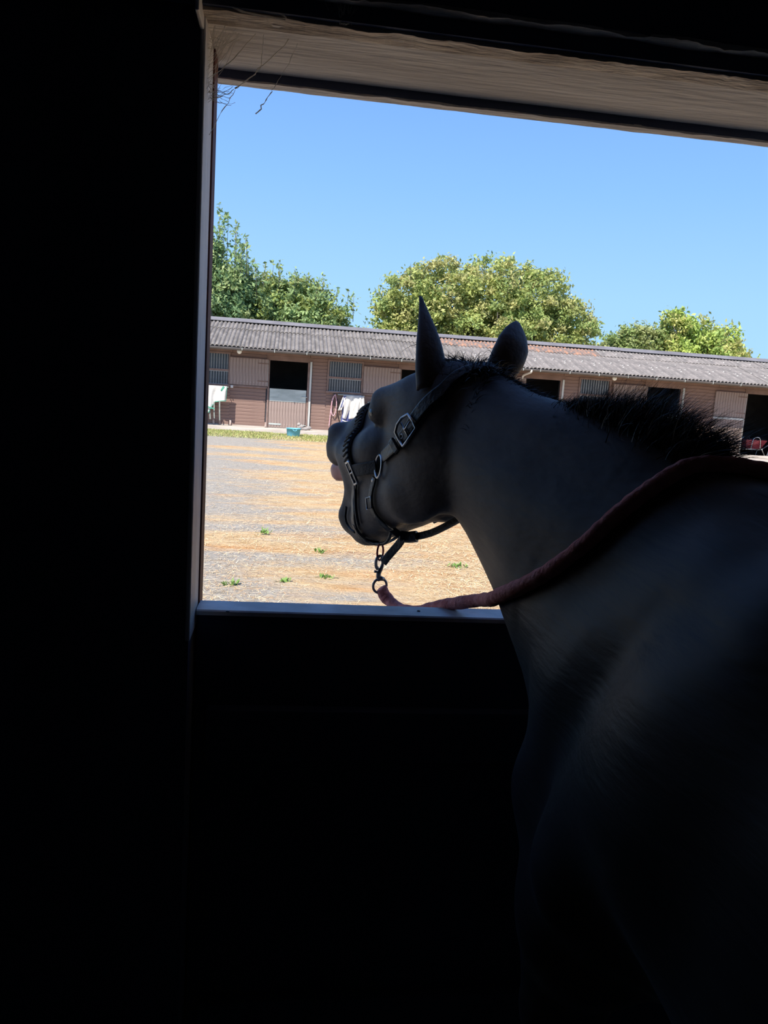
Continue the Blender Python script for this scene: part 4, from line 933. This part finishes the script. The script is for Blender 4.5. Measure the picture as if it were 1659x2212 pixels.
# crumpled grey cloth by the foot of the door
rr_ = np.random.default_rng(5); cl = MB()
for (cx_, cy_, cz_, a_, b_, c_) in ((.36, YB - .28, .22, .10, .06, .075), (.46, YB - .27, .17, .16, .06, .05), (.30, YB - .29, .29, .055, .05, .055), (.60, YB - .27, .20, .10, .05, .055)):
    rings = []
    for t in np.linspace(.02, math.pi - .02, 9):
        rings.append([(cx_ + a_ * math.cos(t), cy_ + b_ * math.sin(t) * math.cos(p) * (1 + .2 * math.sin(3 * p + 9 * t)), cz_ + c_ * math.sin(t) * math.sin(p) * (1 + .25 * math.sin(4 * p + 6 * t))) for p in np.linspace(0, 2 * math.pi, 14, endpoint=False)])
    cl.ring_loft(rings)
tag(cl.build('grey_cloth', mat('grey_sacking', (.26, .235, .22), (.40, .37, .35), scale=14, rough=.95), origin=(.45, YB - .27, ZB), smooth=True), 'crumpled grey cloth lying against the foot of the lower door', 'cloth')
# red wheelbarrow in the far right doorway
red = mat('faded_red_pan', (.36, .045, .06), (.48, .10, .11), scale=4, rough=.45)
bw = thing('wheelbarrow', (15.85, 24.6, ZB), 'faded red wheelbarrow with bright tubular handles in the far doorway', 'wheelbarrow')
def pan(x0, x1, y0, y1, z0, z1, fl): return [(x0, y0, z1), (x1, y0, z1), (x1 - fl, y0 + fl, z0), (x0 + fl, y0 + fl, z0)], None
pz0, pz1 = .36, .66
o_ = [(15.32, 24.35, pz1), (16.10, 24.35, pz1), (16.10, 24.95, pz1), (15.32, 24.95, pz1)]; i_ = [(15.44, 24.45, pz0), (15.96, 24.45, pz0), (15.96, 24.85, pz0), (15.44, 24.85, pz0)]
o2 = [(x + (.015 if x < 15.8 else -.015), y + (.015 if y < 24.6 else -.015), z) for x, y, z in o_]; i2 = [(x, y, z + .012) for x, y, z in i_]
MB().add(o_ + i_ + o2 + i2, [(0, 1, 5, 4), (1, 2, 6, 5), (2, 3, 7, 6), (3, 0, 4, 7), (4, 5, 6, 7), (8, 12, 13, 9), (9, 13, 14, 10), (10, 14, 15, 11), (11, 15, 12, 8), (12, 15, 14, 13), (0, 8, 9, 1), (1, 9, 10, 2), (2, 10, 11, 3), (3, 11, 8, 0)]).build('pan', red, bw)
chrome = mat('bright_tube', (.60, .60, .60), rough=.25, metal=.9)
for y in (24.33, 24.97):
    MB().tube(spline([(15.05, 24.65, .25), (15.40, y, .34), (15.90, y, .36), (16.25, y, .62), (16.35, y, .68), (16.58, y, .68)], 30), .020, 8).build('handle', chrome, bw, smooth=True)
    MB().tube(spline([(15.52, y, .35), (15.58, y, .70), (15.80, y, .72), (15.86, y, .36)], 20), .018, 8).build('brace', chrome, bw, smooth=True)
    MB().tube(spline([(15.92, y, .36), (16.06, y, ZB + .02), (16.14, y, ZB + .02), (16.22, y, .58)], 20), .018, 8).build('leg', chrome, bw, smooth=True)
whl = MB().tube([(15.02 + .13 * math.cos(t), 24.65, ZB + .175 + .13 * math.sin(t)) for t in np.linspace(0, 2 * math.pi, 24, endpoint=False)], .045, 8, closed=True, nrm=(0, 1, 0)).build('tyre', black_s, bw, smooth=True)
MB().tube([(15.02, 24.58, ZB + .175), (15.02, 24.72, ZB + .175)], .07, 12).build('hub', galv_m, bw, smooth=False)
# ------------------------------------------------------------------ trees beyond the block
leaf_ms = mat('tree_leaf', (1, 1, 1), rough=.55, spec=.25, translucent=.35, attr='tint')
bark = mat('grey_bark', (.13, .11, .09), (.22, .19, .16), scale=10, rough=.9, bump=.5)
def tree(label, x, y, blobs, n, leaf, cols, shoots, seed, group=None, trunk_r=.16):
    r = np.random.default_rng(seed); t = thing('tree', (x, y, 0), label, 'tree', group)
    vol = np.array([b[3] * b[4] * b[5] for b in blobs]) ** .72; B = np.array(blobs); nc = max(60, n // 75)
    kc = r.choice(len(blobs), nc, p=vol / vol.sum()); dc = unit(r.normal(0, 1, (nc, 3))); rc = .40 + .62 * r.random(nc) ** .6
    CC = np.array([x, y, 0]) + B[kc, :3] + dc * B[kc, 3:6] * rc[:, None]; sg = r.uniform(.10, .24, nc); tc_ = r.uniform(.80, 1.15, (nc, 1)) * np.array(cols)[r.integers(0, len(cols), nc)]
    k = r.integers(0, nc, n); d = unit(dc[k] + r.normal(0, .7, (n, 3)))
    c = CC[k] + r.normal(0, 1, (n, 3)) * sg[k][:, None] * np.array([1, 1, .8])
    out = d.copy(); extra = []; exo = []
    st = MB()
    for (sx, sy_, sz_, hgt, ns_) in shoots:
        for q in range(ns_):
            px_, py_ = sx + r.normal(0, .32), sy_ + r.normal(0, .4); h = hgt * r.uniform(.45, 1.05); lean = r.normal(0, .10)
            st.tube([(x + px_, y + py_, sz_ - .5), (x + px_ + lean * h * .5, y + py_, sz_ + h * .5), (x + px_ + lean * h, y + py_, sz_ + h)], [.012, .008, .004], 4)
            m_ = int(26 * h) + 8; tt = r.random(m_); w_ = .16 * (1 - tt) + .04
            extra.append(np.stack([x + px_ + lean * h * tt + r.normal(0, 1, m_) * w_, y + py_ + r.normal(0, 1, m_) * w_, sz_ - .3 + (h + .35) * tt], 1)); exo.append(unit(r.normal(0, 1, (m_, 3)) + [0, 0, .6]))
    if extra: c = np.vstack([c] + extra); out = np.vstack([out] + exo)
    m_ = len(c); nr = unit(out * .7 + r.normal(0, .8, (m_, 3)) + [0, -.15, .35]); a = unit(np.cross(nr, r.normal(0, 1, (m_, 3)))); b = np.cross(nr, a)
    L = (leaf * r.uniform(.6, 1.35, m_))[:, None]; V = np.stack([c - a * L, c + b * L * .45 + nr * L * .12, c + a * L, c - b * L * .45 + nr * L * .12], 1).reshape(-1, 3)
    F = np.arange(4 * m_).reshape(-1, 4); col = np.vstack([tc_[k], np.array(cols)[r.integers(0, len(cols), m_ - n)]]) * r.uniform(.8, 1.2, (m_, 1))
    o = color_mesh('foliage', V - np.array([x, y, 0]), F, np.repeat(col, 4, 0), leaf_ms); o.parent = t; o['kind'] = 'stuff'
    top = max(b[2] for b in blobs)
    MB().tube(spline([(x, y, 0), (x + .05, y, top * .4), (x - .05, y, top * .8), (x, y, top)], 12), np.linspace(trunk_r, trunk_r * .3, 12), 10).build('trunk', bark, t, smooth=True)
    br = st
    for b_ in blobs:
        for q in range(7):
            e = np.array([x, y, 0]) + np.array(b_[:3]) + unit(r.normal(0, 1, 3)) * np.array(b_[3:6]) * .85; s0 = np.array([x + r.normal(0, .05), y, top * r.uniform(.35, .7)])
            mid = (s0 + e) / 2 + r.normal(0, .15, 3); mid[2] -= .2; br.tube(spline([s0, mid, e], 7), np.linspace(trunk_r * .35, .012, 7), 5)
    tag(br.build('branches', bark, t, smooth=True), kind='stuff'); return t
GR = [(.29, .40, .17), (.34, .45, .19), (.21, .33, .15), (.39, .46, .20)]
YG = [(.42, .47, .15), (.48, .52, .18), (.34, .42, .14), (.52, .50, .20)]
LG = [(.46, .56, .14), (.52, .58, .18), (.38, .50, .14), (.54, .52, .19)]
tree('tall dark green bushy tree with upright shoots at the left jamb', -3.2, 31.5, [(0, 0, 4.4, 1.6, 1.3, 1.6), (-.5, 0, 5.6, 1.0, 1.0, 1.3), (-1.6, .2, 4.8, 1.4, 1.2, 1.6), (.75, .1, 4.9, .8, .9, 1.1)], 26000, .095, GR,
     [(-.35, 0, 6.3, 1.35, 5), (.25, 0, 6.3, 1.75, 7), (.85, 0, 5.9, 1.45, 8), (1.35, 0, 5.1, 1.1, 6), (-1.3, 0, 6.0, 1.2, 6)], 1)
tree('broad mid green bushy tree with ragged top right of the tallest one', -.1, 32.4, [(-1.1, 0, 4.3, 1.3, 1.2, 1.4), (.1, 0, 4.4, 1.3, 1.2, 1.25), (1.2, 0, 4.1, 1.1, 1.1, 1.25), (1.75, 0, 3.6, .55, .7, .7), (.6, -.3, 3.6, 1.7, 1.2, .9)], 30000, .090, GR[:2] + [(.30, .36, .10), (.33, .36, .12)],
     [(-1.6, 0, 5.3, .75, 5), (-.9, 0, 5.4, .85, 5), (-.2, 0, 5.3, .75, 5), (.6, 0, 5.3, .8, 4), (.95, 0, 5.1, .95, 4), (1.6, 0, 4.6, .85, 5), (2.0, 0, 3.9, .55, 4)], 2)
tree('big round yellow green tree above the middle of the roof', 8.4, 34.0, [(-3.3, 0, 5.0, 1.65, 1.8, 1.9), (-1.6, 0, 5.6, 1.9, 1.8, 1.75), (.3, 0, 5.8, 1.9, 1.8, 1.75), (2.0, 0, 5.5, 1.8, 1.8, 1.6), (3.5, 0, 4.7, 1.5, 1.5, 1.35), (0, -.6, 4.4, 4.3, 1.8, 1.3), (-4.2, 0, 4.4, .8, 1.0, 1.2)], 60000, .090, YG,
     [(-3.2, 0, 6.4, .55, 5), (-2.2, 0, 6.9, .5, 5), (-.6, 0, 7.1, .5, 5), (.8, 0, 7.1, .5, 5), (2.2, 0, 6.7, .55, 5), (3.4, 0, 5.8, .4, 4), (-4.4, 0, 5.5, .4, 3)], 3, trunk_r=.28)
tree('pale green rounded tree between the big tree and the bright one', 16.6, 36.6, [(-.5, 0, 4.1, 1.2, 1.1, 1.05), (.6, 0, 4.4, 1.1, 1.1, 1.0), (1.4, 0, 4.2, .9, 1.0, 1.0)], 15000, .095, [(.36, .42, .16), (.42, .45, .19), (.28, .36, .12)], [(-.2, 0, 5.0, .4, 4), (.7, 0, 5.2, .4, 4)], 4)
tree('bright lime green tree with loose open crown at the far right', 19.7, 36.0, [(-1.3, 0, 4.8, 1.0, 1.0, 1.25), (-.1, 0, 4.6, 1.0, 1.0, 1.2), (1.0, 0, 4.6, 1.0, 1.0, 1.0), (1.7, 0, 3.9, .7, .8, .7), (0, -.4, 3.9, 2.0, 1.0, .8)], 19000, .105, LG, [(-1.5, 0, 5.7, .65, 4), (.1, 0, 5.4, .55, 3), (1.2, 0, 5.3, .5, 3), (2.1, 0, 4.1, .4, 3)], 5)
tree('low far bush just showing over the ridge left of the big tree', 3.1, 38.0, [(0, 0, 3.2, 1.3, .9, .95), (1.2, 0, 3.2, 1.2, .9, 1.0)], 8000, .085, GR[:2] + YG[:1], [], 6)
tree('low pale bush just showing over the ridge right of the big tree', 14.3, 36.5, [(0, 0, 3.3, 1.2, .9, .95)], 6000, .085, [(.36, .42, .16), (.42, .45, .19)], [], 7)
# ------------------------------------------------------------------ cobwebs in the upper left corner of the opening
web_m = mat('dusty_web', (.62, .60, .57), (.78, .76, .73), scale=60, rough=.95, translucent=.6)
cw = MB(); r_ = random.Random(3)
def web_line(p, q, sag, r0, n=12):
    p, q = np.array(p), np.array(q); pts = [p + (q - p) * t + np.array([r_.gauss(0, .0008), 0, -sag * 4 * t * (1 - t) + r_.gauss(0, .0008)]) for t in np.linspace(0, 1, n)]
    cw.tube(pts, [r0 * .75 * r_.uniform(.5, 1.6) for _ in pts], 5)
XC = XJ + .004
web_line((XC, 1.41, 2.085), (-.085, 1.42, 2.169), .006, .0007)
web_line((XC + .001, 1.45, 2.01), (-.118, 1.44, 2.085), .000, .0007); web_line((-.118, 1.44, 2.085), (-.03, 1.43, 2.168), .003, .0009)
web_line((-.118, 1.44, 2.085), (-.075, 1.43, 2.12), .002, .0008); web_line((-.075, 1.43, 2.12), (-.072, 1.42, 2.17), .000, .0006)
web_line((-.082, 1.46, 2.055), (-.055, 1.45, 2.092), .000, .0010); web_line((-.055, 1.45, 2.092), (-.015, 1.44, 2.168), .004, .0006)
web_line((XC, 1.43, 2.062), (-.118, 1.44, 2.085), .004, .0006); web_line((XC, 1.44, 2.09), (-.13, 1.44, 2.075), .002, .0005)
for q in range(26): web_line((XC, 1.40 + r_.uniform(0, .04), r_.uniform(2.07, 2.16)), (r_.uniform(-.155, -.10), 1.40 + r_.uniform(0, .05), 2.169), r_.uniform(.0, .012), .00032)
for q in range(22): web_line((XC, 1.43, r_.uniform(2.055, 2.09)), (r_.uniform(-.15, -.115), 1.44, r_.uniform(2.055, 2.095)), r_.uniform(-.004, .006), .00032, 8)
tag(cw.build('cobweb', web_m, origin=(XC, 1.42, 2.15)), 'dusty cobweb strands stretched across the upper left corner of the opening', 'cobweb', kind='stuff')
tf = MB()
for q in range(60):
    p = np.array([.060 + r_.gauss(0, .006), 1.357, 2.176 + r_.uniform(-.004, .004)]); d = np.array([r_.gauss(0, .5), r_.gauss(-.2, .3), 1.0]); d /= np.linalg.norm(d); l_ = r_.uniform(.012, .038)
    tf.tube([p, p + d * l_ * .5 + [r_.gauss(0, .003), 0, 0], p + d * l_], [.0007, .0006, .0003], 4)
tag(tf.build('dust_tuft', web_m, origin=(.06, 1.357, 2.176)), 'fuzzy dust tuft stuck on the lining board above the opening', 'cobweb', kind='stuff')
hs = MB()
for pts in ([(-.165, 1.36, 2.20), (-.145, 1.355, 2.215), (-.115, 1.352, 2.217), (-.09, 1.352, 2.219)], [(-.075, 1.357, 2.198), (-.062, 1.356, 2.190), (-.052, 1.356, 2.180), (-.040, 1.357, 2.176), (-.034, 1.357, 2.172)], [(-.16, 1.358, 2.178), (-.13, 1.356, 2.180), (-.10, 1.356, 2.172), (-.06, 1.357, 2.170), (-.035, 1.357, 2.169)]):
    hs.tube(spline(pts, 16), [.0016 * r_.uniform(.5, 1.4) for _ in range(16)], 6)
tag(hs.build('dusty_strand', web_m, origin=(-.1, 1.357, 2.18)), 'thick dusty web strands caught in the top left corner of the frame', 'cobweb', kind='stuff')
